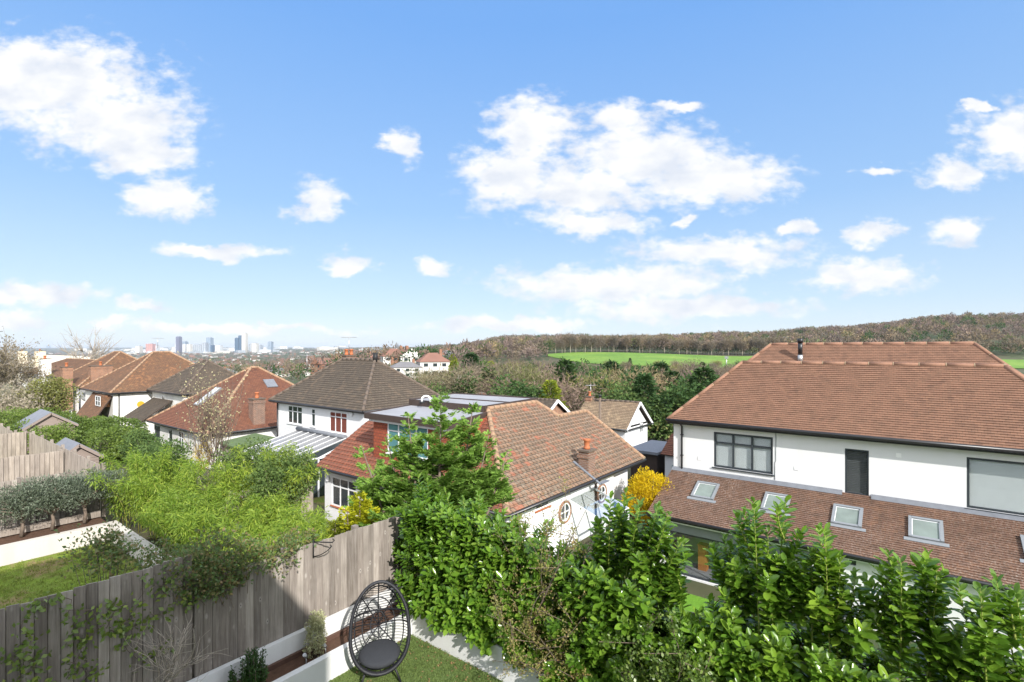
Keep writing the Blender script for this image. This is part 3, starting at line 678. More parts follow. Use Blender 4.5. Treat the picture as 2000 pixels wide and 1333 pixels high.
for (tlx,tly,trx,try_,brx,bry,blx,bly) in ((1359,938,1411,944,1398,987,1344,974),(1490,959.5,1550,966,1545,1013,1480,1000),(1622,980.5,1690.6,990.6,1690,1043,1619,1029),(1766.7,1003.7,1846,1014,1853.7,1073,1769,1058),(1989,1042,2080,1056,2094,1118,1996,1103)):
    P = [pP(x, y, Vector((UB,0,ZB)), sn) for x, y in ((tlx,tly),(trx,try_),(brx,bry),(blx,bly))]
    vmid = sum(p.y for p in P)/4; vw = .49; um = sum(p.x for p in P)/4; hl = .55
    c = Vector((um, vmid, ZB+(um-UB)*tl))
    q = lambda s, w, h: c + sup*s + Vector((0,-1,0))*w + sn*h
    mb = MB()
    def slab(s0, s1, w0, w1, h0, h1, m=0): mb.hexa([q(s0,w0,h0),q(s0,w1,h0),q(s1,w1,h0),q(s1,w0,h0),q(s0,w0,h1),q(s0,w1,h1),q(s1,w1,h1),q(s1,w0,h1)], m)
    fwd = .1
    slab(-hl,hl,-vw,-vw+fwd,0,.11); slab(-hl,hl,vw-fwd,vw,0,.11); slab(hl-fwd,hl,-vw+fwd,vw-fwd,0,.115); slab(-hl,-hl+fwd,-vw+fwd,vw-fwd,0,.09)
    slab(-hl-.16,-hl-.002,-vw-.13,vw+.13,.0,.035)
    s_ = mb.build('skylight', M['velux'], hs_)
    mb = MB(); slab(-hl+fwd,-hl+fwd+.02,-vw+fwd,vw-fwd,.03,.065); slab(hl-fwd-.02,hl-fwd,-vw+fwd,vw-fwd,.03,.065); slab(-hl+fwd+.02,hl-fwd-.02,-vw+fwd,-vw+fwd+.02,.03,.065); slab(-hl+fwd+.02,hl-fwd-.02,vw-fwd-.02,vw-fwd,.03,.065); mb.build('inner_frame', M['upvc'], s_)
    mb = MB(); slab(-hl+fwd+.02,hl-fwd-.02,-vw+fwd+.02,vw-fwd-.02,.04,.05); mb.build('pane', M['skyglass'] if 'skyglass' in M else M['glassdark'], s_)
# things inside and by the glass doors
tb = empty('display_stand', (UX+1.0, 7.2, -9.72), 'orange wooden stand just inside the glass doors', 'stand')
mb = MB(); mb.box((UX+.8,7.0,-9.72),(UX+1.15,7.35,-8.65)); mb.box((UX+.77,6.97,-8.65),(UX+1.18,7.38,-8.6)); mb.build('cabinet', M['orangew'], tb)

# ================================================================== the bungalow
hb = empty('bungalow', (20, 16, -8.3), 'white bungalow with weathered red tiles and a flat roofed dormer', 'bungalow')
zb = -5.73; C1 = Vector((13.89,10.97,zb)); C2 = Vector((13.89,23.0,zb)); C3 = Vector((25.4,10.97,zb))
nU = Vector((-.6,0,1)).normalized(); nV = Vector((0,-.577,1)).normalized()
A_ = pP(952,798,C1,nV); A_.z = zb+.6*(A_.x-C1.x); A_.y = C1.y+(A_.z-zb)/.577
B_ = pP(1041,781,C1,nV); K_ = pP(1097,818,C1,nV); L_ = pP(1145,803,C1,nV); C2b = Vector((17.0,23.0,zb+.6*(17.0-C1.x)))
B_ = Vector((B_.x, A_.y, A_.z)); K_.z = L_.z; K_.y = L_.y
mb = MB()
slope(mb, [C1,C3,L_,K_,B_,A_], .26, .03)
zback = lambda p: Vector((p.x, p.y + (p.z-zb)/.577, zb))
slope(mb, [Vector((K_.x, L_.y+(L_.z-zb)/.577, zb)), Vector((L_.x, L_.y+(L_.z-zb)/.577, zb)), L_, K_], .26, .03)
mb.build('roof', [M['t_bung'], M['brown']], hb)
mb = MB(); slope(mb, [C2,C1,A_,C2b], .26, .03); mb.build('roof', [M['t_red'], M['brown']], hb, 'clean red brown front roof slope')
mb = MB()
for a, b in ((C1,A_),(A_,B_),(K_,L_),(L_,C3),(B_,K_)): ridge(mb, a, b, .12, .4)
mb.build('ridge_tiles', [M['ridge_o'], M['mortar']], hb)
hv = [hole('V', 11.3, 1046, 1073, 972, 999)]
fU = 14.25
hu = [hole('U', fU, 648, 696, 930, 986), hole('U', fU, 760, 830, 965, 1015)]
mb = MB(); wallface(mb, 'U', fU, 11.3, 22.7, -8.35, zb+.05, hu, -1, .1); wallface(mb, 'V', 11.3, fU, 22.6, -8.35, zb+.1, hv, -1, .1); wallface(mb, 'V', 22.7, fU, 24.8, -8.35, zb+.1, [], 1)
wallface(mb, 'U', 22.6, 11.3, 11.75, -8.35, zb+.1, [], 1); wallface(mb, 'V', 11.75, 22.6, 25.1, -8.35, zb+.35, [], -1); wallface(mb, 'U', 25.1, 11.75, 18, -8.35, zb+.3, [], 1)
# gable under the far verge and under the left verge
mb.face([(25.1,11.4,zb),(25.1,18.4,zb),(25.1,L_.y,L_.z-.15)]); mb.face([(B_.x-.05,11.0,zb),(B_.x-.05,21.3,zb),(B_.x-.05,B_.y,B_.z-.1)])
mb.face([(fU,22.7,zb),(17.0,22.7,zb),(17.0,22.7,C2b.z-.1),(fU,22.7,zb+.12)])
mb.build('wall', M['render'], hb)
window(hb, 'U', fU, hu[0], (0,.33,.66,1), (0,.68,1), M['upvc'], M['glassdark'], set_in=.06, sillmat=M['pot']); window(hb, 'U', fU, hu[1], (0,.5,1), (0,.7,1), M['upvc'], M['glassdark'], set_in=.06, sillmat=M['pot'])
window(hb, 'V', 11.3, hv[0], (0,1), (0,1), M['upvc'], M['glassdark'], set_in=.06, sillmat=M['pot'])
for (x, y, s) in ((1102,1000,.46), (1174,963.5,.44)):
    c = pV(x, y, 11.3); mb = MB(); X_, Z_ = Vector((1,0,0)), Vector((0,0,1))
    mb.ring(c, X_, Z_, s*.84, s, 30, 0, (0,-.08,0)); w = mb.build('round_window', M['brick_o'], hb)
    mb = MB(); mb.ring(c, X_, Z_, s*.70, s*.84, 30, 0, (0,-.05,0)); mb.box(c+Vector((-.02,-.05,-s*.7)), c+Vector((.02,-.01,s*.7))); mb.box(c+Vector((-s*.7,-.048,-.02)), c+Vector((s*.7,-.012,.02))); mb.build('frame', M['upvc'], w)
    mb = MB(); mb.ring(c, X_, Z_, .001, s*.70, 30, 0, (0,-.02,0)); mb.build('pane', M['glassdark'], w)
mb = MB(); gutter(mb, (13.8,10.88,zb-.03), (25.4,10.88,zb-.06)); gutter(mb, (13.8,10.88,zb-.03), (13.8,23,zb-.03)); mb.box((13.95,11.0,zb-.16),(25.3,11.04,zb-.01)); mb.box((13.95,11.0,zb-.16),(13.99,22.95,zb-.01)); mb.build('gutter', M['black'], hb)
dp = pV(1164, 960, 11.23); mb = MB(); mb.tube([(dp.x,10.92,zb-.05),(dp.x,11.05,zb-.2),(dp.x,11.23,zb-.4),(dp.x,11.23,-8.3)], .045, 8); mb.build('downpipe', M['brown'], hb)
cb = pP(1150, 918, C1, nV); chimney(hb, cb.x, cb.y+.1, .62, .5, cb.z-.3, cb.z+.85, M['brick'], 1)
mb = MB(); mb.bar(cb+Vector((-.42,.55,.38)), cb+Vector((-.42,-.85,-.45)), .14, .04); mb.bar(cb+Vector((-.42,-.82,-.40)), cb+Vector((.25,-.82,-.40)), .2, .04); mb.build('lead_flashing', M['lead'], hb)
wl_ = MB(); wl_.ring((13.93+.28, 22.35, -6.3), Vector((0,1,0)), Vector((0,0,1)), .001, .13, 20, 0, (-.07,0,0)); wl_.build('wall_lamp', M['upvc'], hb)
# dormer
dU = 15.0; dz = -3.02; du = -2.76
def skew(mb, P, z0, z1):
    n = len(P)
    for i in range(n):
        a, b = P[i], P[(i+1) % n]; L = math.hypot(b[0]-a[0], b[1]-a[1])
        mb.face([(a[0],a[1],z0),(b[0],b[1],z0),(b[0],b[1],z1),(a[0],a[1],z1)], 0, [(50,z0+50),(50+L,z0+50),(50+L,z1+50),(50,z1+50)])
hd = hole('U', dU, 757, 836, 818, 884)
dr = MB(); wallface(dr, 'U', dU, 14.95, 19.85, -5.4, dz-.16, [hd], -1, .1)
skew(dr, [(dU,14.95),(18.45,16.05),(23.0,16.35)], -5.6, dz-.16); skew(dr, [(23.0,16.35),(22.5,21.8)], -8.3, dz-.1); skew(dr, [(22.5,21.8),(18.3,20.9),(dU,19.85)], -8.3, dz-.16)
dro = dr.build('dormer_wall', M['t_hang'], hb)
me = dro.data; ul = me.uv_layers[0].data
for p in me.polygons:
    if abs(p.normal.x) > .99:
        for li in p.loop_indices:
            co = me.vertices[me.loops[li].vertex_index].co; ul[li].uv = (co.y+40, co.z+40)
window(hb, 'U', dU, hd, (0,.28,.72,1), (0,.66,1), M['upvc'], M['teal'], set_in=.05, sill=True)
PL = [(dU-.3,14.6),(18.4,15.75),(18.4,21.15),(dU-.3,20.1)]; PU = [(18.4,15.95),(23.3,16.3),(22.75,22.1),(18.4,21.25)]
mb = MB(); mb.prism(PL, dz-.1, dz, 0); mb.prism(PU, dz-.1, du, 0)
mb.build('flat_roof', M['felt'], hb)
mb = MB()
def rim(P, z0, z1, w=.1, skip=()):
    for i in range(len(P)):
        if i in skip: continue
        a, b = Vector((*P[i], (z0+z1)/2)), Vector((*P[(i+1) % len(P)], (z0+z1)/2)); mb.bar(a, b, w, z1-z0)
rim(PL, dz-.22, dz+.05, skip=(1,)); rim(PU, dz-.12, du+.06)
mb.bar((20.7,16.2,du+.02),(20.4,21.6,du+.02),.12,.05); mb.build('fascia', M['brown'], hb)
mb = MB(); rim([(dU-.15,14.85),(18.4,15.9),(18.4,21.0),(dU-.15,19.95)], dz-.34, dz-.225, .08, skip=(1,2)); mb.build('soffit', M['upvc'], hb)
vp = pZ(824, 787, du); mb = MB(); mb.tube([vp+Vector((0,0,-.02)), vp+Vector((0,0,.06))], .14, 12, 1)
mb.tube([vp+Vector((0,0,.0)), vp+Vector((0,0,.18))] + [vp+Vector((.15-.15*math.cos(a), -.15+.15*math.cos(a), .18+.16*math.sin(a))) for a in np.linspace(.2,3.1,9)] + [vp+Vector((.30,-.3,.05))], .05, 10); mb.build('vent_pipe', [M['upvc'], M['iron']], hb)

# ================================================================== white house with dark roof (centre left)
def simple_house(name, label, U0, U1, V0, V1, ze, zg, pitch, rm, g, wm=None, along='V', oh=.35, wins_u=(), wins_v=(), ridge_m='ridge_d', cat='house', ends=('hip','hip'), fm=None, rafters=False, panes=None, rr=.11):
    r = empty(name, ((U0+U1)/2, (V0+V1)/2, zg), label, cat)
    HU = [hole('U', U0+oh, *w[:4]) for w in wins_u]; HV = [hole('V', V0+oh, *w[:4]) for w in wins_v]
    mb = MB(); walls(mb, U0+oh, U1-oh, V0+oh, V1-oh, zg, ze+oh*math.tan(rad(pitch))*.6, HU, HV)
    t = math.tan(rad(pitch))
    if ends[0] == 'gable':
        if along == 'U': rr_ = (V1-V0)/2-oh; mb.face([(U0+oh,V0+oh,ze),(U0+oh,V1-oh,ze),(U0+oh,(V0+V1)/2,ze+rr_*t)][::-1]); mb.face([(U1-oh,V0+oh,ze),(U1-oh,V1-oh,ze),(U1-oh,(V0+V1)/2,ze+rr_*t)])
        else: rr_ = (U1-U0)/2-oh; mb.face([(U0+oh,V0+oh,ze),(U1-oh,V0+oh,ze),((U0+U1)/2,V0+oh,ze+rr_*t)]); mb.face([(U0+oh,V1-oh,ze),(U1-oh,V1-oh,ze),((U0+U1)/2,V1-oh,ze+rr_*t)][::-1])
    mb.build('wall', wm or M['render2'], r)
    for w, h in list(zip(wins_u, HU)): window(r, 'U', U0+oh, h, w[4], w[5], fm, (w[6] if len(w) > 6 else None), set_in=.05)
    for w, h in list(zip(wins_v, HV)): window(r, 'V', V0+oh, h, w[4], w[5], fm, (w[6] if len(w) > 6 else None), set_in=.05)
    mb = MB(); L = hip(mb, U0, U1, V0, V1, ze, pitch, g, along=along, ends=ends); mb.build('roof', [rm, M['brown']], r)
    mb = MB()
    for a, b in L: ridge(mb, a, b, rr, .5)
    mb.build('ridge_tiles', [M[ridge_m], M['mortar'] if ridge_m == 'ridge_o' else M[ridge_m]], r)
    mb = MB(); gutter(mb, (U0-.04,V0-.04,ze-.05), (U0-.04,V1,ze-.05)); gutter(mb, (U0-.04,V0-.04,ze-.05), (U1,V0-.04,ze-.05))
    if rafters:
        v = V0+.3
        while v < V1: mb.box((U0+.02,v,ze-.12),(U0+oh,v+.08,ze-.03)); v += .5
    mb.box((U0+.01,V0+.02,ze-.16),(U0+.05,V1,ze-.02)); mb.box((U0+.06,V0+.01,ze-.16),(U1,V0+.05,ze-.02)); mb.build('gutter', M['black'], r)
    return r
h3 = simple_house('white_house', 'white two storey house with dark mossy hipped roof behind the bungalow', 18.2, 25.3, 25.1, 35.95, -3.62, -8.9, 39, M['t_dark'], .2, M['render'],
   wins_u=[(562.5,590.5,791.5,826,(0,.34,.68,1),(0,.68,1)), (608,616,798,833,(0,1),(0,.72,1)), (644,678,803,843,(0,.34,.67,1),(0,.75,1),M['redcurtain'])], rafters=True)
chimney(h3, 23.6, 34.3, .9, .6, -2.6, -.55, M['brick'], 2)
mb = MB(); p = Vector((21.75,28.6,-.75)); mb.tube([p-Vector((0,0,.2)), p+Vector((0,0,.5))], .16, 12); mb.build('flue', M['iron'], h3)
mb = MB(); mb.tube([(18.5,35.4,-3.7),(18.5,35.4,-8.8)], .05, 8); mb.build('downpipe', M['black'], h3)
mb = MB(); mb.ring(pU(687, 808, 18.52), Vector((0,1,0)), Vector((0,0,1)), .001, .16, 18, 0, (-.08,0,0)); mb.build('alarm_box', M['upvc'], h3)
# conservatory on its front
cv = empty('conservatory', (16.8, 29, -8.8), 'lean-to conservatory with sloping glazed roof and white bars', 'conservatory')
ct0 = pU(577, 838, 18.5); ct1 = pU(657, 855, 18.5); cb0 = pU(462, 892, 14.6); cb1 = pU(592, 905, 14.6)
zt_ = (ct0.z+ct1.z)/2; zb_ = (cb0.z+cb1.z)/2; va, vb = ct0.y, ct1.y
vb = 27.1; va = 32.6; UB_ = 14.9
mb = MB(); mb.hexa([(UB_,vb,zb_),(18.5,vb,zt_),(18.5,va,zt_),(UB_,va,zb_),(UB_,vb,zb_+.03),(18.5,vb,zt_+.03),(18.5,va,zt_+.03),(UB_,va,zb_+.03)]); mb.build('glazed_roof', plain('polycarbonate_roof', (.24,.24,.245), .3, .25, 1.2, spec=.6), cv)
mb = MB()
for i in range(8):
    v = vb+(va-vb)*i/7; mb.bar((UB_-.05,v,zb_+.055), (18.45,v,zt_+.055), .045, .03)
mb.bar((UB_,vb,zb_+.02),(UB_,va,zb_+.02),.1,.12); mb.build('glazing_bars', M['upvc'], cv)
mb = MB(); mb.tube([(18.4,vb,zt_+.12),(18.4,va,zt_+.12)], .13, 8); mb.build('ridge_cap', M['lead'], cv)
mb = MB()
for v in np.linspace(vb, va, 6): mb.bar((UB_,v,zb_),(UB_,v,-8.6),.08,.08)
mb.bar((UB_,vb,-7.9),(UB_,va,-7.9),.08,.08); mb.bar((UB_,vb,zb_),(18.4,vb,zb_),.08,.08); mb.bar((16.6,vb,zb_),(18.4,vb,zt_-.3),.07,.07)
mb.bar((16.6,vb,-8.6),(16.6,vb,zb_),.08,.08); mb.build('frame', M['upvc'], cv)
mb = MB(); mb.box((UB_+.03,vb+.04,-8.9),(UB_+.05,va-.04,zb_-.05)); mb.face([(UB_,vb+.02,-8.9),(18.4,vb+.02,-8.9),(18.4,vb+.02,zt_),(UB_,vb+.02,zb_)]); mb.build('pane', M['glassdark'], cv)
flat('garden_ground', 'soil and grass behind the conservatory', [(8.3,24.4),(18,24.4),(18,60),(8.3,60)], -8.6, M['lawn'])

# ================================================================== russet roofed bungalow
h2 = simple_house('bungalow', 'white bungalow with large russet hipped roof and a brick chimney on its slope', 15.2, 27.5, 38.9, 50.6, -6.0, -8.9, 37, M['t_h2'], .14, M['render2'], along='U', ridge_m='ridge_o', oh=.4,
   wins_u=[(301,313,829,868,(0,1),(0,1)), (329,337,838,880,(0,1),(0,1)), (349,358,842,885,(0,.5,1),(0,.7,1))])
ch = pP(505, 790, Vector((15.2,38.9,-6.0)), Vector((0,-.7536,1)).normalized())
cc = pV(505.5, 815, 39.3); chimney(h2, cc.x, 39.6, .9, .75, -6.2, cc.z+1.35, M['brick'], 1)
nn = Vector((-.7536,0,1)).normalized(); sk = pP(407, 776, Vector((15.2,38.9,-6.0)), nn); su = Vector((1,0,.7536)).normalized()
mb = MB(); q = lambda s, w, h: sk + su*s + Vector((0,-1,0))*w + nn*h
mb.hexa([q(-1.1,-.5,0),q(-1.1,.5,0),q(1.1,.5,0),q(1.1,-.5,0),q(-1.1,-.5,.14),q(-1.1,.5,.14),q(1.1,.5,.14),q(1.1,-.5,.14)]); so = mb.build('skylight', M['velux'], h2)
mb = MB(); mb.hexa([q(-1,-.4,.141),q(-1,.4,.141),q(1,.4,.141),q(1,-.4,.141),q(-1,-.4,.16),q(-1,.4,.16),q(1,.4,.16),q(1,-.4,.16)]); mb.build('pane', plain('bright_skylight_glass', (.7,.72,.75), .15, .05, spec=.9), so)
nv = Vector((0,-.7536,1)).normalized(); s2 = pP(528, 750, Vector((15.2,38.9,-6.0)), nv); s2u = Vector((0,1,.7536)).normalized()
mb = MB(); q = lambda s, w, h: s2 + s2u*s + Vector((1,0,0))*w + nv*h
mb.hexa([q(-.5,-.45,0),q(-.5,.45,0),q(.5,.45,0),q(.5,-.45,0),q(-.5,-.45,.1),q(-.5,.45,.1),q(.5,.45,.1),q(.5,-.45,.1)]); mb.build('skylight', M['lead'], h2)

# ================================================================== further along the row on the left
h2b = simple_house('white_house', 'narrow house with dark brown hipped roof and a small slim window', 18.4, 26, 52.6, 61.2, -4.15, -8.9, 38, M['t_dark'], .2, M['render2'], along='V',
   wins_u=[(315.5,322,773,797,(0,1),(0,1))], wins_v=[])
mb = MB(); slope(mb, [(16.2,60.4,-6.6),(16.2,55.4,-6.6),(18.7,55.4,-4.9),(18.7,60.4,-4.9)], .16); mb.build('porch_roof', [M['t_dark'], M['brown']], h2b)
mb = MB(); mb.box((16.6,55.6,-8.9),(18.7,60.2,-6.6)); mb.build('porch_wall', M['render2'], h2b)
h4 = simple_house('white_house', 'white house with patchy orange brown hipped roof and a tile hung side', 15.4, 27.5, 61.5, 72, -4.3, -8.9, 37, M['t_h4'], .16, M['render2'], along='U', ridge_m='ridge_o')
mb = MB(); slope(mb, [(13.4,68.6,-8.3),(13.4,62.0,-8.3),(15.72,62.0,-4.6),(15.72,68.6,-4.6)], .16); mb.build('tile_hung_slope', [M['t_h4'], M['brown']], h4)
hw = hole('U', 15.0, 187.5, 197, 773, 792); mb = MB(); mb.box((15.02,hw[0]-.1,hw[2]-.1),(15.75,hw[1]+.1,hw[3]+.08)); dm = mb.build('small_dormer', M['t_h4'], h4); window(h4, 'U', 15.0, hw, (0,.5,1), (0,.5,1), sill=False, set_in=-.02)
for (px, py) in ((217,757),(305,752)): pass
mb = MB(); c = pV(274.5, 790, 61.85); mb.ring(c, Vector((1,0,0)), Vector((0,0,1)), .001, .32, 20, 0, (0,-.1,0)); mb.build('alarm_box', plain('yellow_alarm_box', (.6,.35,.03)), h4)
mb = MB(); mb.tube([(22.7,61.78,-4.3),(22.7,61.78,-8.9)], .06, 8); mb.tube([(16.2,61.78,-4.3),(16.2,61.78,-8.9)], .05, 8); mb.build('downpipe', M['black'], h4)
h5 = simple_house('white_house', 'white house with brown hipped roof, two brick chimneys and satellite dishes', 15.4, 26, 73, 86, -4.2, -8.9, 36, M['t_h4'], .16, M['render2'], along='V', ridge_m='ridge_o',
   wins_u=[(142.5,149.5,759.5,776.5,(0,1),(0,1)), (132,136,757,773,(0,1),(0,1))])
c = pV(197, 740, 74.2); chimney(h5, c.x, 74.3, 2.0, 1.1, -5.2, -2.0, M['brick_o'], 1)
c = pU(130, 724, 15.0); chimney(h5, 15.0, c.y, .9, 1.1, -8.9, -2.1, M['brick_o'], 1)
for (x, y) in ((160,768),(166,774)):
    c = pV(x, y, 73.1); mb = MB(); mb.ring(c, Vector((.9,-.1,0)), Vector((.1,0,.95)), .001, .42, 18, 0, (.05,-.08,0)); mb.bar(c, c+Vector((0,.4,-.3)), .05, .05); mb.build('satellite_dish', M['metal'], h5)
mb = MB(); mb.tube([(15.6,73.25,-4.2),(15.6,73.25,-8.9)], .07, 8); mb.build('downpipe', M['black'], h5)
gh = empty('garden_canopy', (12.5, 68, -8.9), 'low pale lean-to canopy below the satellite dishes', 'canopy')
mb = MB(); mb.hexa([(12.0,74.5,-7.6),(15.3,74.5,-6.9),(15.3,80,-6.9),(12.0,80,-7.6),(12.0,74.5,-7.55),(15.3,74.5,-6.85),(15.3,80,-6.85),(12.0,80,-7.55)]); mb.build('canopy_roof', M['felt'], gh)
mb = MB(); mb.box((12.1,74.6,-8.9),(12.2,79.9,-7.6)); mb.box((15.1,74.6,-8.9),(15.2,79.9,-6.95)); mb.build('canopy_frame', M['upvc'], gh)
h6 = simple_house('white_house', 'white house with brown roof and tall white chimney half hidden by bare trees', 17.3, 29.3, 90, 118, -3.9, -9.2, 20, M['t_h4'], .16, M['render2'], along='V', ridge_m='ridge_o', ends=('hip','gable'))
chimney(h6, 17.4, 100.5, 1.1, 1.9, -9, -1.5, M['render2'], 2)
h7 = simple_house('white_house', 'cream rendered house with pale roof and two cream chimneys on the skyline', 28, 42, 152, 200, -4.7, -10, 23, plain('pale_cream_roof', (.62,.58,.48), .8, .12), .3, plain('cream_render', (.72,.67,.56)), along='V', ends=('hip','gable'))
for x, D in ((43,134),(78,122)): c = pD(x, 690, D); chimney(h7, c.x, c.y, 1.8, 1.6, -4.5, -.55, plain('cream_stack', (.7,.6,.45)), 1)

# ================================================================== houses down the slope behind the bungalow
h8 = simple_house('white_house', 'small white gable-ended house with tan roof down the slope', 42.0, 47.6, 19.7, 25.4, -7.15, -12.0, 38, tiles('tan_brown_tiles', (.26,.185,.12),(.21,.145,.095),(.31,.22,.135), .25,.2, lf=.4), .2, M['render'], along='V', ends=('gable','gable'),
   wins_v=[(1250,1256,826,846,(0,.5,1),(0,.5,1))])
mb = MB()
for s_ in (-1, 1): mb.bar((44.8+s_*2.85,19.66,-7.25), (44.8,19.66,-7.15+2.8*math.tan(rad(38))-.03), .06, .22)
mb.build('bargeboard', M['upvc'], h8)
chimney(h8, 44.8, 25.0, .6, .6, -6, -4.75, M['brick_o'], 1)
h9 = simple_house('brick_house', 'brick gable with white bargeboards peeping over the bungalow roof', 37.4, 43.6, 26.0, 34, -6.75, -11, 32, M['t_dark'], .2, M['brick_o'], along='V', ends=('gable','gable'))
mb = MB()
for s_ in (-1, 1): mb.bar((40.5+s_*3.15,25.96,-6.85), (40.5,25.96,-6.75+3.1*math.tan(rad(32))-.03), .06, .26)
mb.build('bargeboard', M['upvc'], h9)
h10 = simple_house('brick_house', 'low house with reddish brown hipped roof beyond the flat roof', 44, 52, 38, 46, -7.9, -11.5, 32, M['t_h2'], .2, M['brick'], along='V')
gr = empty('garage', (35, 14.3, -9.9), 'small garage with dark flat roof beyond the yellow bush', 'garage')
mb = MB(); mb.box((33.2,13.4,-9.9),(37,15.3,-7.1)); mb.build('wall', M['brown'], gr); mb = MB(); mb.box((32.9,13.25,-7.1),(37.3,15.5,-6.92)); mb.build('flat_roof', M['slate'], gr)
gs = empty('white_house', (35, 12, -10.4), 'small white outbuilding with brown roof beside the tall white wall', 'outbuilding')
mb = MB(); mb.box((33.3,11.0,-10.4),(37,12.9,-7.0)); mb.build('wall', M['render'], gs); mb = MB(); slope(mb, [(33.0,13.1,-7.0),(33.0,10.8,-7.0),(35.1,10.8,-5.9),(35.1,13.1,-5.9)], .2); slope(mb, [(37.2,10.8,-7.0),(37.2,13.1,-7.0),(35.1,13.1,-5.9),(35.1,10.8,-5.9)], .2); mb.build('roof', [M['t_h2'], M['brown']], gs)
mb = MB(); mb.box((33.24,11.5,-8.6),(33.29,12.4,-7.7)); mb.build('window', M['teal'], gs)

# the house the picture was taken from (behind and beside the viewpoint; throws the shade on the fence)
oh = empty('white_house', (-6, -1, -5.75), 'white house the view is taken from, behind the window', 'house')
mb = MB(); mb.box((-9,-6.2,-5.7),(-.45,7.0,1.0)); mb.build('wall', M['render'], oh)
mb = MB(); mb.prism([(-8.5,-3.3),(-.55,-3.3),(-.55,6.2),(-8.5,6.2)], 1.0, 3.1); mb.build('dormer_wall', M['t_hang'], oh)

def aerial(root, x, y, z, h=1.6):
    mb = MB(); mb.tube([(x,y,z),(x,y,z+h)], .025, 5); mb.tube([(x-.5,y+.3,z+h-.1),(x+.5,y-.3,z+h-.1)], .02, 4)
    for k in range(-4, 5): mb.tube([(x+k*.11-.12,y-k*.066-.2,z+h-.1),(x+k*.11+.12,y-k*.066+.2,z+h-.1)], .012, 4)
    mb.build('aerial', M['metal'], root)
aerial(h3, 23.6, 34.3, -.5, 1.5); aerial(h4, 21, 66.5, .1, 1.2); aerial(h8, 44.8, 24.9, -4.7, 1.2); aerial(h2, 26.2, 44.7, -2.2, 1.7)
tp = pD(1172, 820, 33); po = empty('telegraph_pole', (tp.x, tp.y, -9.9), 'slim grey brown telegraph pole standing before the tan roof of the small gabled house', 'pole')
mb = MB(); mb.tube([(tp.x,tp.y,-10.2),(tp.x,tp.y,-(773-HOR)/1000*33)], [.11,.08], 8); mb.build('shaft', M['bark'], po); mb = MB(); mb.bar((tp.x-.1,tp.y+.35,-3.35),(tp.x+.1,tp.y-.35,-3.35),.07,.07); mb.tube([(tp.x,tp.y,-3.12),(tp.x,tp.y,-2.95)], .11, 8); mb.build('crossarm', M['iron'], po)
# ================================================================== foliage helpers
RNG = np.random.default_rng(7)
def unit(v): return v/np.maximum(np.linalg.norm(v, axis=-1, keepdims=True), 1e-9)
def rdir(n, up=0.0, rng=RNG):
    v = rng.normal(size=(n, 3)); v = unit(v); v[:, 2] += up; return unit(v)
DIA_V = np.array([(0,0,0),(.45,.5,.10),(1,0,0),(.45,-.5,.10)]); DIA_F = np.array([(0,1,2,3)])
_rows = [(.12,.22,.0),(.34,.44,-.02),(.62,.50,-.06),(.86,.34,-.12)]
LAU_V = np.array([(0,0,.0)] + [q for t, w, h in _rows for q in ((t, w, h+.06), (t+.02, 0, h-.03), (t, -w, h+.06))] + [(1.0,0,-.17)])
LAU_T = [(0,2,1),(0,3,2)] + [q for k in (1,4,7) for q in ((k,k+1,k+4),(k,k+4,k+3),(k+1,k+2,k+5),(k+1,k+5,k+4))] + [(10,11,13),(11,12,13)]
LAU_F = np.array(LAU_T)
def leaves(name, C, Dr, Nn, L, Wd, mat, parent, shape='dia'):
    n = len(C); L = np.broadcast_to(L, n)[:, None, None]; Wd = np.broadcast_to(Wd, n)[:, None, None]
    Dr = unit(Dr); S = unit(np.cross(Nn, Dr)); Nn = np.cross(Dr, S)
    T, Fq = (DIA_V, DIA_F) if shape == 'dia' else (LAU_V, LAU_F)
    V = C[:, None, :] + L*T[None, :, 0:1]*Dr[:, None, :] + Wd*T[None, :, 1:2]*S[:, None, :] + L*T[None, :, 2:3]*Nn[:, None, :]
    k = len(T)
    if shape == 'dia':
        F = (np.arange(n)[:, None]*k + DIA_F[0][None, :])
        return np_obj(name, V.reshape(-1, 3), F, mat, parent)
    tri = LAU_F
    F = (np.arange(n)[:, None, None]*k + tri[None]).reshape(-1, 3)
    return np_obj(name, V.reshape(-1, 3), F, mat, parent, smooth=True)
def blob(n, c, r, hollow=.55, rng=RNG, lump=.25):
    """points spread through a lumpy ellipsoid, mostly towards its outside"""
    d = unit(rng.normal(size=(n, 3))); q = hollow + (1-hollow)*rng.random(n)**.7
    ph = rng.random(6)*6.28
    l = 1 + lump*(np.sin(d[:,0]*4+ph[0])*np.sin(d[:,1]*4+ph[1]) + .6*np.sin(d[:,2]*6+ph[2])*np.sin(d[:,0]*7+ph[3]))
    return np.asarray(c) + d*np.asarray(r)*(q*l)[:, None], d

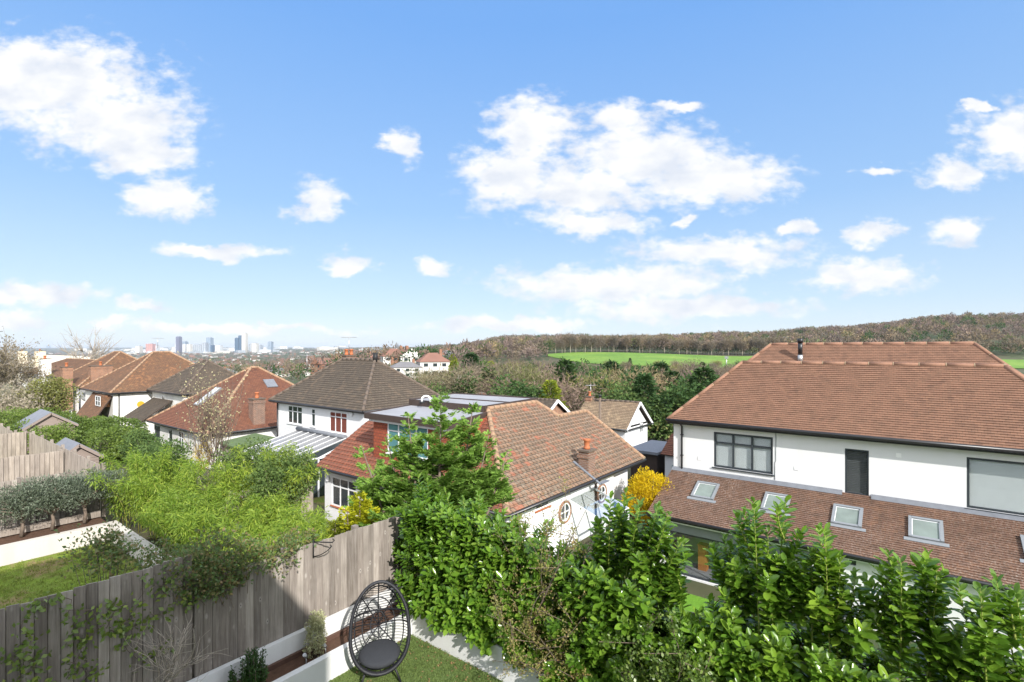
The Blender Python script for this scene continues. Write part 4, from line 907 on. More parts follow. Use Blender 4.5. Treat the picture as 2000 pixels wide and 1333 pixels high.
# ================================================================== our garden: fences, planters
def fence(label, plane, c, a0, a1, ztop, zbot, mat, bw=.125, th=.03, posts=1.83, out=-1, step=None, name='board_fence', group=None, cap=True):
    r = empty(name, tuple(pt(plane, c, (a0+a1)/2, zbot)), label, 'fence', group)
    mb = MB(); a = a0; rng = random.Random(int(abs(a0*31+c*7)))
    f = ztop if callable(ztop) else (lambda x: ztop)
    while a < a1-.02:
        b = min(a+bw, a1); z = f((a+b)/2)+rng.uniform(-.014, .012); d = rng.uniform(0, .012)
        P = [pt(plane, c, a, zbot, .004+d, out), pt(plane, c, b-.013, zbot, th+d, out), pt(plane, c, b-.013, z, th+d, out), pt(plane, c, a, z, .004+d, out)]
        Q = [p + (pt(plane, c, 0, 0, -.02, out)-pt(plane, c, 0, 0, 0, out)) for p in P]
        mb.hexa([P[0],P[1],Q[1],Q[0],P[3],P[2],Q[2],Q[3]]); a = b
    a = a0
    while a < a1-.02: b = min(a+.5, a1); z = min(f(a+.01), f(b-.01)); pbox(mb, plane, c, a, b, zbot, z-.04, -.024, -.018, out); a = b
    mb.build('boards', mat, r)
    mb = MB(); 
    for q in (.12, .5, .88):
        z = zbot+(min(f(a0), f(a1))-zbot)*q; pbox(mb, plane, c, a0, a1, z-.03, z+.03, -.025, -.06, out)
    mb.build('rail', mat, r)
    a = a0
    while a < a1+.01:
        m2 = MB(); z = f(min(max(a, a0+.02), a1-.02)); pbox(m2, plane, c, a-.05, a+.05, zbot-.2, z+.03, -.062, -.16, out); m2.build('post', mat, r); a += posts
    return r
fence('tall weathered grey board fence with climbers behind the egg chair, lower left stretch', 'V', 8.5, -4, 3.13, -3.08, -5.75, M['fence'], posts=2.4)
fence('weathered board fence stretch running back to the laurels, with an iron bracket', 'V', 8.5, 3.16, 7.5, lambda a: -3.5+.0*a, -5.75, M['fence'], posts=1.45)
fence('board fence at the bottom of the garden behind the laurels', 'U', 7.72, -9, 8.5, lambda a: -3.95, -5.8, M['fence'], out=-1)
pl = empty('retaining_planter', (3, 8.1, -5.6), 'low white rendered planter with soil along the grey fence', 'planter')
mb = MB(); mb.box((-4,7.72,-5.66),(6.9,7.84,-5.18)); mb.build('front_board', M['paint'], pl)
mb = MB(); mb.box((-4,8.36,-5.3),(7.4,8.46,-4.93)); mb.build('back_board', M['paint'], pl)
mb = MB(); mb.box((-4,7.84,-5.6),(6.9,8.36,-5.30)); mb.build('soil', M['soil'], pl)
mb = MB(); mb.box((-4,8.30,-5.295),(7.0,8.355,-5.22)); mb.build('inner_edge', M['corten'], pl)
pl2 = empty('retaining_planter', (7.0, 0, -5.6), 'low white rendered planter wall below the laurel hedge', 'planter')
mb = MB(); mb.box((6.74,-9,-5.66),(6.88,7.718,-5.06)); mb.build('front_board', M['paint'], pl2)
mb = MB(); mb.box((6.88,-9,-5.6),(7.6,7.8,-5.2)); mb.build('soil', M['soil'], pl2)
# iron bracket on the fence
bk = pV(612, 1075, 8.46); br = empty('hanging_basket_bracket', bk, 'black iron basket bracket screwed to the fence', 'bracket')
mb = MB(); t0 = bk+Vector((0,0,.18)); mb.tube([t0, bk-Vector((0,0,.14))], .012, 6); mb.build('back_bar', M['iron'], br)
mb = MB(); mb.tube([t0-Vector((0,0,.03)), t0+Vector((.10,-.16,-.03)), t0+Vector((.19,-.30,-.03)), t0+Vector((.21,-.33,.01)), t0+Vector((.19,-.31,.04))], .011, 6); mb.build('arm', M['iron'], br)
mb = MB(); mb.tube([bk-Vector((0,0,.12))] + [bk+Vector((.05+.13*math.sin(a*.5), -.08-.2*math.sin(a*.5), -.1+.2*a/3.1)) for a in np.linspace(.3, 3.0, 7)], .009, 6); mb.build('brace', M['iron'], br)
# spike lights in the soil
for (px, py) in ((598,1288),(636,1268)):
    c = pZ(px, py+14, -5.3); e = empty('garden_spike_light', c, 'small silver spike light in the soil, ' + ('nearer of the two' if px < 600 else 'farther of the two, by the pale shrub'), 'garden light')
    mb = MB(); mb.tube([c, c+Vector((0,0,.16))], .01, 6); mb.build('spike', M['metal'], e); mb = MB(); mb.tube([c+Vector((0,0,.16)), c+Vector((-.05,-.03,.23))], .03, 10); mb.build('lamp_head', M['metal'], e)
bc = pV(112, 1330, 8.15); be = empty('plastic_bucket', (bc.x, bc.y, -5.3), 'blue plastic tub at the foot of the fence', 'tub')
mb = MB(); mb.tube([(bc.x,bc.y,-5.3),(bc.x,bc.y,-5.3+.44)], [.14,.19], 20); mb.build('tub', M['bluep'], be); mb = MB(); mb.ring((bc.x,bc.y,-4.86), Vector((1,0,0)), Vector((0,1,0)), .17, .21, 24, 0, (0,0,.025)); mb.build('rim', M['bluep'], be)

# ================================================================== egg chair
cc = pZ(742, 1322, -5.6); cc = Vector(pD(741, 1300, 8.75)); cc.z = -5.6
eg = empty('egg_chair', cc, 'black rattan egg chair with a charcoal seat cushion on the artificial lawn', 'chair')
fd = Vector((-cc.x, -cc.y, 0)).normalized(); fd = (Matrix.Rotation(rad(3), 3, 'Z') @ fd); sd = Vector((-fd.y, fd.x, 0))   # fd faces the camera
tilt = rad(14)
up = (Vector((0,0,1))*math.cos(tilt) - fd*math.sin(tilt)).normalized(); bkd = -(fd*math.cos(tilt) + Vector((0,0,1))*math.sin(tilt)).normalized()
ec = cc + Vector((0,0,.95)) + fd*.22
Hh = .71; Wm = .47; Dp = .62
def wid(t):   # egg outline: t = 0 bottom .. 1 top
    return Wm*math.sin(math.pi*min(1, max(0, (t*.93+.07)))**.86)**.62
def rimpt(a):
    # a: 0..2pi round the mouth; flatter bottom
    y = math.cos(a); x = math.sin(a); k = 1 - .10*y if y > 0 else 1 + .03*y
    return x*Wm*(1-.05*max(0, y)**1.5)*(1 + .16*max(0, -y)), (y*Hh if y > 0 else -Hh*(abs(y)**1.0)*.98)
def eggpt(a, b):   # b: 0 at mouth rim, 1 at the very back
    x, y = rimpt(a); s = math.cos(b*math.pi/2)
    low = max(0.0, -y/Hh)
    return ec + sd*(x*s) + up*(y*s - (1-s)*.10) + bkd*(math.sin(b*math.pi/2)*Dp*(1-.15*low))
mb = MB(); P = [eggpt(a, 0) for a in np.linspace(0, 2*math.pi, 49)]; mb.tube(P, .03, 8, cap=False); P = [eggpt(a, .09) for a in np.linspace(0, 2*math.pi, 49)]; mb.tube(P, .018, 8, cap=False); mb.build('rim', M['rattan'], eg)
mb = MB()
for b in (.34, .60, .82): mb.tube([eggpt(a, b) for a in np.linspace(0, 2*math.pi, 41)], .011, 6, cap=False)
for a in np.linspace(0, 2*math.pi, 9)[:-1]: mb.tube([eggpt(a, b) for b in np.linspace(0, 1, 12)], .011, 6)
a0 = math.pi*.5; mb.tube([eggpt(a, b) for a, b in zip(np.linspace(math.pi*.40, math.pi*.40, 2), (0, 0))][:1] + [ec + sd*(Wm*.96*math.cos(u)) + up*(Hh*.22) + bkd*(Dp*.93*math.sin(u)) for u in np.linspace(0, math.pi, 20)], .017, 6)
mb.build('shell_frame', M['rattan'], eg)
mb = MB()
for h in np.linspace(-.90, .92, 30):      # horizontal weave strands
    P = []
    aa = math.acos(h); x0 = rimpt(aa)[0]
    for u in np.linspace(-1, 1, 21):
        bx = math.sin(u*math.pi/2); q = math.cos(u*math.pi/2); k = math.sqrt(max(0, 1-h*h))
        P.append(ec + sd*(x0*bx) + up*(h*Hh - .10*(1-abs(bx))*.6) + bkd*(Dp*q*k*(1-.15*max(0, -h))))
    mb.tube(P, .0052, 5)
mb.build('weave', M['rattan'], eg)
sc0 = ec - up*Hh*.66 + bkd*.26
mb = MB(); seat_up = Vector((0,0,1))*.97 + bkd*-.18; seat_up.normalize(); sx = sd; sy = seat_up.cross(sx).normalized()
prev = None; rings_ = []
for (rr_, hh) in ((.02,-.05),(.27,-.05),(.33,-.02),(.345,.01),(.33,.045),(.27,.065),(.02,.075)):
    b0 = len(mb.v)
    for j in range(30):
        a = 2*math.pi*j/30; mb.v.append(tuple(sc0 + sx*math.cos(a)*rr_*1.0 + sy*math.sin(a)*rr_*.92 + seat_up*hh))
    rings_.append(b0)
for i in range(6):
    for j in range(30):
        a, b = rings_[i], rings_[i+1]; mb.f.append((a+j, a+(j+1)%30, b+(j+1)%30, b+j)); mb.m.append(0); mb.uv.append([(0,0)]*4); mb.smooth.append(True)
mb.face([mb.v[rings_[6]+j] for j in range(30)], 0)
mb.build('seat_cushion', M['cushion'], eg)
mb = MB(); bs = cc + Vector((0,0,.30)); mb.ring(bs-Vector((0,0,.02)), fd, sd, .22, .26, 28, 0, (0,0,.04)); mb.build('base_ring', M['rattan'], eg)
for sx_, sf in ((-1,1),(1,1),(-1,-1),(1,-1)):
    mb = MB(); top = bs + sd*sx_*.2 + fd*sf*.18 + Vector((0,0,.04)); foot = cc + sd*sx_*.34 + fd*sf*.33 + Vector((0,0,.012)); mb.tube([top, foot], [.022, .015], 8); mb.build('leg', M['rattan'], eg)

# ================================================================== laurel hedge
def laurel(base, h, w, nsh, seed, label, leaf=.125, tops=(), thick=.55, group='laurel bushes of the garden hedge'):
    rng = np.random.default_rng(seed); r = empty('laurel_bush', tuple(base), label, 'laurel bush', group)
    base = np.array(base, float); C = []; Dd = []; Nn = []; L = []; st = MB(); yC = []; yD = []; yN = []; yL = []
    side = []
    for q in tops:
        tp = np.array(pU(q[0], q[1], base[0]))
        for _ in range(9 if base[1] > 1.2 else 6):
            dn = rng.uniform(.38, 1.4); az_ = rng.random()*6.28; o_ = rng.uniform(.5, 1.1)*(.04+.24*dn); side.append((tp - np.array([0,0,dn]), tp + np.array([math.cos(az_)*o_, math.sin(az_)*o_, -dn+.22+.18*rng.random()])))
    for i in range(nsh + len(side)):
        leader = i < len(tops)
        if leader: tip = np.array(pU(tops[i][0], tops[i][1], base[0] + rng.uniform(-.2, .2))); root = base + np.array([rng.uniform(-.1,.1), rng.uniform(-.2,.2)*w, .2]); Ls = 1.3
        elif i < len(tops)+len(side): root, tip = side[i-len(tops)][0] - np.array([0,0,.1]), side[i-len(tops)][1]; Ls = .5
        else:
            v = rng.uniform(-.62,.62)*w; z = h*(.06+.86*rng.random()**.85); fr = -1 if rng.random() < .72 else 1
            x = fr*thick*(1.3-.5*z/h)*rng.uniform(.5,1.0)*(1.15 if fr < 0 else 1)
            tip = base + np.array([x, v, z]); root = base + np.array([rng.uniform(-.1,.1), v*.5, max(.05, z-.55-.5*rng.random())]); Ls = .55
        mid = (root+tip)/2 + np.array([0, 0, -.05 if not leader else 0]) + rng.normal(size=3)*.04
        T = np.linspace(0, 1, 24)[:, None]; path = (1-T)**2*root + 2*T*(1-T)*mid + T**2*tip
        seg = np.linalg.norm(np.diff(path, axis=0), axis=1); cum = np.r_[0, np.cumsum(seg)]; tot = cum[-1]
        if leader or rng.random() < .25: st.tube([tuple(path[j]) for j in range(0, 24, 4)] + [tuple(tip)], [.012]*3+[.009]*2+[.005,.003], 5)
        n = int(min(Ls, tot)/(.026 if leader else .019)); ang = rng.random()*6.28
        for k in range(n):
            s = tot - min(Ls, tot)*(k/max(1, n)); j = min(int(np.searchsorted(cum, s)), 23); p = path[j-1] + (path[j]-path[j-1])*((s-cum[j-1])/max(1e-6, seg[j-1])) if j > 0 else path[0]
            d = unit((path[j]-path[max(0, j-1)])[None])[0] if j > 0 else np.array([0,0,1.])
            ang += 2.4; e1 = unit(np.cross(d, [0.3,.2,1])[None])[0]; e2 = np.cross(d, e1); rd = e1*math.cos(ang)+e2*math.sin(ang)
            open_ = .45 + .55*min(1, k/5.0)
            ld = d*(1.2-open_*.55) + rd*open_*.95 + np.array([0,0,-.02*open_]) + rng.normal(size=3)*.12
            nn = d*1.0 - rd*.3 + np.array([0,0,.7]) + rng.normal(size=3)*.25
            ll = leaf*rng.uniform(.75,1.15)*(.72+.28*min(1, k/3.0))
            if k < 5 and rng.random() < (.8 if leader else .12): yC.append(p); yD.append(ld); yN.append(nn); yL.append(ll*.85)
            else: C.append(p); Dd.append(ld); Nn.append(nn); L.append(ll)
    C = np.array(C); L = np.array(L)
    leaves('foliage', C, np.array(Dd), np.array(Nn), L, L*.50, M['laurel'], r, 'laurel')
    if yC: leaves('young_foliage', np.array(yC), np.array(yD), np.array(yN), np.array(yL), np.array(yL)*.46, M['laurel_young'], r, 'laurel')
    st.build('stems', M['lstem'], r)
    return r
# (v along the hedge, x, height, width, label); tops read off the photograph
LB = [(7.15,7.15,2.45,1.15,'laurel bush at the far end of the hedge, beside the grey fence',[(815,925),(835,940),(790,985),(770,1000)]),
      (6.35,7.2,2.45,1.15,'dense laurel bush right behind the egg chair',[(905,975),(935,965),(870,960)]),
      (5.5,7.25,2.35,1.2,'laurel bush with brambly rose growing in front of it',[(985,1020),(1010,1040)]),
      (4.55,7.25,2.0,1.1,'lower laurel bush among the rambling rose stems',[(1095,1065),(1130,1060)]),
      (3.55,7.1,2.2,1.1,'laurel bush with tall leaders standing against the bungalow corner',[(1193,972),(1222,962),(1250,985),(1285,990),(1305,1005),(1165,1030),(1330,1060)]),
      (2.60,7.1,1.45,1.05,'low laurel bush below the glass doors of the white house',[]),
      (1.70,7.1,1.95,1.1,'laurel bush with two tall leaders against the first skylights',[(1472,982),(1535,980),(1440,1035),(1500,1040),(1560,1045),(1415,1050)]),
      (.80,7.05,1.95,1.05,'laurel bush rising between the second and third skylights',[(1612,1038),(1640,1090),(1670,1120),(1585,1080)]),
      (-.05,7.0,1.85,1.0,'laurel bush in front of the white ground floor wall',[(1735,1082),(1760,1100),(1812,1082),(1830,1110)]),
      (-.95,6.9,1.9,1.1,'laurel bush at the right edge of the picture',[(1870,1140),(1945,1130),(1915,1150),(1985,1160)]),
      (-1.9,6.9,1.9,1.1,'laurel bush just beyond the right edge',[])]
for i, (v, x, h, w, lab, g) in enumerate(LB):
    laurel((x, v, -5.25), h, w*1.15, 185, 100+i, lab, leaf=.165, tops=g)

# ------------------------------------------------------------------ rambling rose in the hedge
def rambler(label, bases, tips, nleaf, seed, name='rambling_rose', mat='rose', leaf=.035, cat='rose', stem='bark'):
    rng = np.random.default_rng(seed); r = empty(name, tuple(bases[0]), label, cat); st = MB(); C = []; Dd = []
    for i, tp in enumerate(tips):
        b = np.array(bases[i % len(bases)]) + rng.normal(size=3)*.08; tp = np.array(tp); mid = (b+tp)/2 + np.array([rng.normal()*.2, rng.normal()*.2, .35*rng.random()])
        T = np.linspace(0, 1, 12)[:, None]; P = (1-T)**2*b + 2*T*(1-T)*mid + T**2*tp; st.tube([tuple(p) for p in P], [.011-.0007*k for k in range(12)], 5)
        subs = [(P, 1)]
        for _ in range(5):
            j = rng.integers(4, 11); q = P[j] + rng.normal(size=3)*np.array([.22,.22,.16]) + np.array([0,0,.12]); Q = np.linspace(P[j], q, 6); st.tube([tuple(p) for p in Q], [.005]*6, 4); subs.append((Q, 1))
        for Q, _ in subs:
            n = nleaf; t = rng.random(n)**.6; ii = np.minimum((t*(len(Q)-1)).astype(int), len(Q)-2); fr = (t*(len(Q)-1)-ii)[:, None]
            pts = Q[ii]*(1-fr)+Q[ii+1]*fr + rng.normal(size=(n, 3))*.045; C.append(pts); Dd.append(rdir(n, .1, rng))
    C = np.concatenate(C); Dd = np.concatenate(Dd); L = leaf*rng.uniform(.7, 1.3, len(C))
    leaves('foliage', C, Dd, rdir(len(C), .9, rng), L, L*.62, M[mat], r); st.build('stems', M[stem], r); return r
rg = np.random.default_rng(5)
tips = [tuple(pU(x, y, 6.9+rg.uniform(-.35,.2))) for x, y in [(1010,1000),(1050,960),(1085,990),(1110,930),(1150,985),(965,1030),(1000,1080),(1060,1050),(1120,1040),(1180,1010),(940,1080),(1030,1130),(1090,1100)]]
rambler('thin rambling rose stems with small olive leaves rising above the middle of the hedge', [(6.95,5.2,-5.2),(7.1,4.5,-5.2)], tips, 46, 3)
tips = [tuple(pU(x, y, 6.35+rg.uniform(-.25,.25))) for x, y in [(960,1130),(1000,1170),(1040,1190),(1090,1180),(985,1230),(1050,1240),(1000,1280),(1070,1290),(1110,1230),(1120,1300),(950,1200),(1140,1160),(1020,1310),(960,1290),(1080,1140)]]
rambler('tangled rose with yellowish leaves hanging over the front of the planter', [(6.8,4.6,-5.1),(6.8,3.9,-5.1)], tips, 60, 4, leaf=.034)
tips = [tuple(pU(x, y, 6.3+rg.uniform(-.2,.2))) for x, y in [(1240,1250),(1290,1290),(1340,1270),(1380,1300),(1200,1300),(1310,1230)]]
rambler('small leaved green climber low in the front of the hedge', [(6.7,2.6,-5.1)], tips, 80, 9, name='climbing_plant', mat='ivy', leaf=.05, cat='climber')

# ------------------------------------------------------------------ ivy and climbers on the grey fence
def fence_ivy(label, strands, seed, n=26):
    rng = np.random.default_rng(seed); r = empty('climbing_plant', tuple(pV(strands[0][0][0], strands[0][0][1], 8.4)), label, 'climber'); st = MB(); C = []
    for s in strands:
        P = [np.array(pV(x, y, 8.42)) for x, y in s]; Q = []
        for a, b in zip(P[:-1], P[1:]):
            for t in np.linspace(0, 1, 6)[:-1]: Q.append(a*(1-t)+b*t + rng.normal(size=3)*np.array([.03,.008,.03]))
        st.tube([tuple(q) for q in Q], .005, 4); Q = np.array(Q)
        k = n*(len(s)-1); ii = rng.integers(0, len(Q), k); cl = np.sin(ii*1.7)+rng.random(k) > .1; ii = ii[cl]; C.append(Q[ii] + rng.normal(size=(len(ii), 3))*np.array([.07,.025,.07]) + np.array([0,-.03,0]))
    C = np.concatenate(C); m = len(C); nn = rdir(m, .3, rng); nn[:, 1] -= 1.2; dd = rdir(m, -.2, rng); L = rng.uniform(.05, .095, m)
    leaves('foliage', C, dd, nn, L, L*.6, M['ivy'], r); st.build('stems', M['bark'], r)
fence_ivy('sparse ivy scrambling over the far left boards of the grey fence', [[(20,1290),(60,1250),(50,1200),(90,1180)],[(130,1190),(160,1230),(150,1290),(120,1330)],[(60,1180),(120,1170),(190,1200),(250,1180)],[(30,1330),(60,1310),(40,1260)],[(80,1270),(60,1290),(75,1320)]], 11, 34)
fence_ivy('leafy ivy strands hanging down the middle of the grey fence', [[(280,1130),(275,1180),(250,1210),(215,1240)],[(230,1180),(200,1225),(160,1260)],[(215,1230),(240,1250),(280,1210),(330,1190)],[(130,1300),(180,1310),(170,1333)],[(330,1120),(320,1160),(360,1180),(385,1170)],[(225,1260),(290,1290),(330,1260)]], 12, 34)

def bush(name, label, cat, parts, mat, n, leaf, seed, ratio=.6, trunk=None, up=.3, hollow=.5, lump=.3, group=None, shape='dia', tm='bark', tr=.02, stems=8, clear=0):
    """a shrub: leaf clouds through lumpy ellipsoids on a few branching stems"""
    rng = np.random.default_rng(seed); g = np.array(parts[0][0]); base = np.array(trunk if trunk is not None else (g[0], g[1], hz(g[0], g[1])))
    r = empty(name, tuple(base), label, cat, group); C = []; Dd = []; tot = sum(p[1][0]*p[1][1]+p[1][0]*p[1][2]+p[1][1]*p[1][2] for p in parts)
    st = MB()
    if clear: st.tube([tuple(base), tuple(base+np.array([.03,0,clear*.5])), tuple(base+np.array([0,.02,clear]))], [tr*1.3,tr,tr*.9], 7); base = base + np.array([0,0,clear*.96])
    for c, rr in parts:
        k = int(n*(rr[0]*rr[1]+rr[0]*rr[2]+rr[1]*rr[2])/tot); p, d = blob(k, c, rr, hollow, rng, lump); C.append(p); Dd.append(d)
        for _ in range(stems):
            tp = np.array(c) + unit(rng.normal(size=(1, 3)))[0]*np.array(rr)*.8; mid = (base+tp)/2 + rng.normal(size=3)*.15*min(rr); mid[:2] = mid[:2]*.6+base[:2]*.4
            st.tube([tuple(base + rng.normal(size=3)*np.array([.03,.03,0])), tuple(mid), tuple(tp)], [tr, tr*.6, tr*.25], 5)
    C = np.concatenate(C); Dd = np.concatenate(Dd); m = len(C); dd = unit(Dd*.7 + rdir(m, up, rng)); L = leaf*rng.uniform(.6, 1.3, m)
    leaves('foliage', C, dd, unit(rdir(m, .8, rng) + Dd*.4), L, L*ratio, M[mat], r, shape); st.build('stems', M[tm], r); return r
# overhanging shrub on the fence top
def onV(x, y, v): return tuple(pV(x, y, v))
bush('climbing_plant', 'reddish green climber piled over the top of the grey fence', 'climber', [(onV(385,1105,8.45),(.45,.3,.3)),(onV(430,1135,8.4),(.45,.2,.22)),(onV(400,1085,8.9),(.75,.45,.28)),(onV(480,1100,8.6),(.6,.35,.22)),(onV(540,1085,8.6),(.5,.35,.2)),(onV(410,1135,8.4),(.35,.15,.25)),(onV(575,1060,8.8),(.4,.3,.2))], 'photinia', 8500, .055, 21, trunk=(4.2,8.9,-5.9), tr=.012, lump=.5)
bush('photinia_shrub', 'small reddish leaved shrub growing on the patchy lawn', 'shrub', [(onV(190,1075,10.6),(.42,.42,.38)),(onV(235,1085,10.2),(.4,.4,.3)),(onV(215,1055,10.6),(.3,.3,.3)),(onV(300,1090,9.6),(.45,.35,.25))], 'photinia', 2000, .06, 22, trunk=(onV(205,1130,10.4)[0],10.4,-6.0), tr=.012, lump=.6, hollow=.2)
# variegated pale shrub, dark shrub, bare little tree in the planter
g = pV(615, 1268, 8.1); bush('variegated_shrub', 'pale cream and green upright shrub in the planter soil', 'shrub', [((g.x,8.08,-4.95),(.17,.17,.34)),((g.x+.02,8.08,-4.72),(.13,.13,.2))], 'varieg', 2600, .035, 23, trunk=(g.x,8.1,-5.3), tr=.008)
g = pV(487, 1300, 8.05)
def spiky(label, x, y, z, seed):
    rng = np.random.default_rng(seed); r = empty('conical_shrub', (x, y, z), label, 'shrub'); st = MB(); C = []; Dd = []; Nn = []
    for i in range(30):
        a = rng.random()*6.28; t = rng.uniform(.05, .3); tip = np.array([x+math.cos(a)*t, y+math.sin(a)*t*.8-.02, z+rng.uniform(.35, .78)*(1.15-t*1.6)]); P = np.linspace((x, y, z), tip, 10) + np.array([[0,0,0]])
        P[:, :2] += (np.sin(np.linspace(0, 3.14, 10))*t*.3)[:, None]*np.array([math.cos(a), math.sin(a)]); st.tube([tuple(p) for p in P[::3]], .005, 4)
        for p in P[1:]:
            for _ in range(16): C.append(p+rng.normal(size=3)*.022); Dd.append((tip-np.array((x,y,z)))*.8+rng.normal(size=3)*.35)
    C = np.array(C); leaves('foliage', C, np.array(Dd), rdir(len(C), .2, rng), .05, .018, M['yew'], r); st.build('stems', M['bark'], r)
spiky('dark green pointed shrub at the near end of the planter soil', g.x, 8.0, -5.35, 31)
def twigtree(name, label, base, h, spread, mat, seed, levels=3, nb=6, r0=.03, droop=0, fan=.9, cat='tree', leafmat_=None, leafn=0, leafL=.06, trunkf=.5, group=None):
    rng = np.random.default_rng(seed); r = empty(name, tuple(base), label, cat, group); st = MB(); tips = []
    def grow(p, d, L, rr, lv):
        n = 4; P = [np.array(p)]; dd = np.array(d, float)
        for i in range(n):
            dd = unit((dd + rng.normal(size=3)*.13 + np.array([0,0,.05-droop*.1]))[None])[0]; P.append(P[-1]+dd*L/n)
        st.tube([tuple(q) for q in P], [rr*(1-.5*i/n) for i in range(n+1)], 5 if lv < 2 else 4)
        if lv <= 0: tips.append(P); return
        for i in range(nb if lv > 1 else nb-1):
            k = rng.integers(1, n+1) if lv < levels else n; q = P[k]
            nd = unit((dd*1.0 + rng.normal(size=3)*fan*np.array([1,1,.6]))[None])[0]
            grow(q, nd, L*rng.uniform(.5, .8), rr*.5, lv-1)
    grow(base, (0,0,1), h*trunkf, r0, levels)
    st.build('branches', M[mat], r)
    if leafn:
        C = np.concatenate([np.array(P)[rng.integers(1, 5, leafn)] + rng.normal(size=(leafn, 3))*leafL*.8 for P in tips]); m = len(C)
        leaves('foliage', C, rdir(m, .5, rng), rdir(m, .3, rng), leafL*rng.uniform(.6, 1.3, m), leafL*.6, M[leafmat_], r)
    return r
g = pV(320, 1300, 8.15); twigtree('bare_standard_tree', 'small bare pollarded tree in front of the grey fence', (g.x, 8.15, -5.35), 1.25, 1, 'barkp', 41, levels=3, nb=6, r0=.024, fan=.75, trunkf=.62)

# ================================================================== left neighbour: white walls, olives, fences, bamboo
wv = empty('garden_wall', (2, 20, -6), 'low white rendered wall with a soil bed along the far side of the patchy lawn', 'wall')
mb = MB(); mb.box((-6,19.9,-6.05),(4.95,20.12,-5.5)); mb.build('front_face', M['render3'], wv); mb = MB(); mb.box((-6,20.12,-6.05),(5.0,21.4,-5.54)); mb.build('soil_bed', M['soil'], wv)
mb = MB(); mb.box((-6,20.95,-5.5),(5.0,21.05,-5.32)); mb.build('sleeper', M['fence_far'], wv)
wr = empty('garden_wall', (5.1, 15, -6), 'low white rendered wall running down beside the bamboo', 'wall'); mb = MB(); mb.box((4.97,9.2,-6.05),(5.2,20.12,-5.5)); mb.build('wall_face', M['render3'], wr)
fence('fence behind the row of olive trees', 'V', 21.5, -6, 5.1, -3.98, -5.6, M['fence'], bw=.14)
fence('middle fence between the left gardens, seen over the olive trees', 'V', 26.0, -6, 5.05, -3.95, -6.1, M['fence_far'], bw=.14)
fence('fence running away between the gardens up to the shed', 'U', 5.12, 21.6, 32.6, -3.9, -6.1, M['fence_far'], bw=.14, out=-1)
fence('short fence across the farthest of the left gardens', 'V', 32.6, -6, 5.0, -3.86, -6.1, M['fence_far'], bw=.14)
fence('farthest pale fence running away at the left edge', 'U', 4.6, 33.2, 46, -3.85, -6.1, M['fence_far'], bw=.14)
for i, px in enumerate((42, 102, 165)):
    b = pV(px, 1040, 20.6); c0 = pV(px, 965, 20.6)
    lab = ('leftmost', 'middle', 'rightmost')[i] + ' of the three grey green olive trees behind the white wall'
    bush('olive_tree', lab, 'olive tree', [((b.x,20.6,-4.42),(.95,.6,.52)),((b.x+.5,20.6,-4.35),(.6,.5,.42)),((b.x-.5,20.6,-4.5),(.6,.5,.45))], 'olive', 6500, .085, 50+i, ratio=.22, trunk=(b.x,20.6,-5.5), group='olive trees in a row', tr=.045, lump=.3, stems=3, up=.5, clear=.55)
def bamboo(label, x, y, h, w, seed, n=7000, group='bamboo clumps'):
    rng = np.random.default_rng(seed); zg = -6.1; r = empty('bamboo_clump', (x, y, zg), label, 'bamboo', group); st = MB(); C = []; Dd = []
    nc = 30; per = n//nc
    for i in range(nc):
        a = rng.random()*6.28; q = math.sqrt(rng.random()); b = np.array([x+math.cos(a)*q*w*.55, y+math.sin(a)*q*w*.55, zg]); hh = h*rng.uniform(.72, 1.08)*(1-.25*q*q)
        out = np.array([math.cos(a), math.sin(a), 0])*q*w*.75*rng.uniform(.4, 1.2); T = np.linspace(0, 1, 12)[:, None]
        P = b + np.array([0,0,hh])*(T - .10*T**4) + out*T**2.2; st.tube([tuple(p) for p in P[::2]], [.011,.010,.009,.007,.005,.003], 5)
        t = .18 + .82*rng.random(per)**.75; ii = np.minimum((t*11).astype(int), 10); fr = (t*11-ii)[:, None]; p = P[ii]*(1-fr)+P[ii+1]*fr
        tw = rdir(per, .2, rng)*(.06+.26*(1-t[:, None]*.6)*rng.random((per, 1))); C.append(p+tw); Dd.append(unit(tw)*.7 + np.array([0,0,-.45]) + rng.normal(size=(per, 3))*.4)
    C = np.concatenate(C); Dd = np.concatenate(Dd); m = len(C); L = rng.uniform(.10, .20, m)
    leaves('foliage', C, Dd, rdir(m, 1.0, rng), L, L*.17, M['bamboo'], r); st.build('canes', M['bcane'], r)
BB = [(6.3,20.9,2.85,1.6,'tall bamboo at the back, touching the shed roof in the picture'),(6.4,18.6,2.65,1.6,'bright bamboo behind the corner of the white wall'),(6.3,16.4,2.25,1.5,'bamboo spilling over the white side wall'),(6.5,14.3,2.1,1.4,'bamboo in the middle of the bed behind the white wall'),
      (7.0,12.4,1.95,1.3,'bamboo nearest the neighbouring bungalow path'),(6.3,10.9,1.9,1.1,'bamboo just behind the climber on the fence top'),(8.6,17.0,3.3,1.5,'yellowish bamboo in front of the evergreen hedge'),(7.6,14.9,1.9,1.0,'loose bamboo beside the bungalow path')]
for i, (x, y, h, w, lab) in enumerate(BB): bamboo(lab, x, y, h, w, 60+i, n=13000 if i < 6 else 10000)
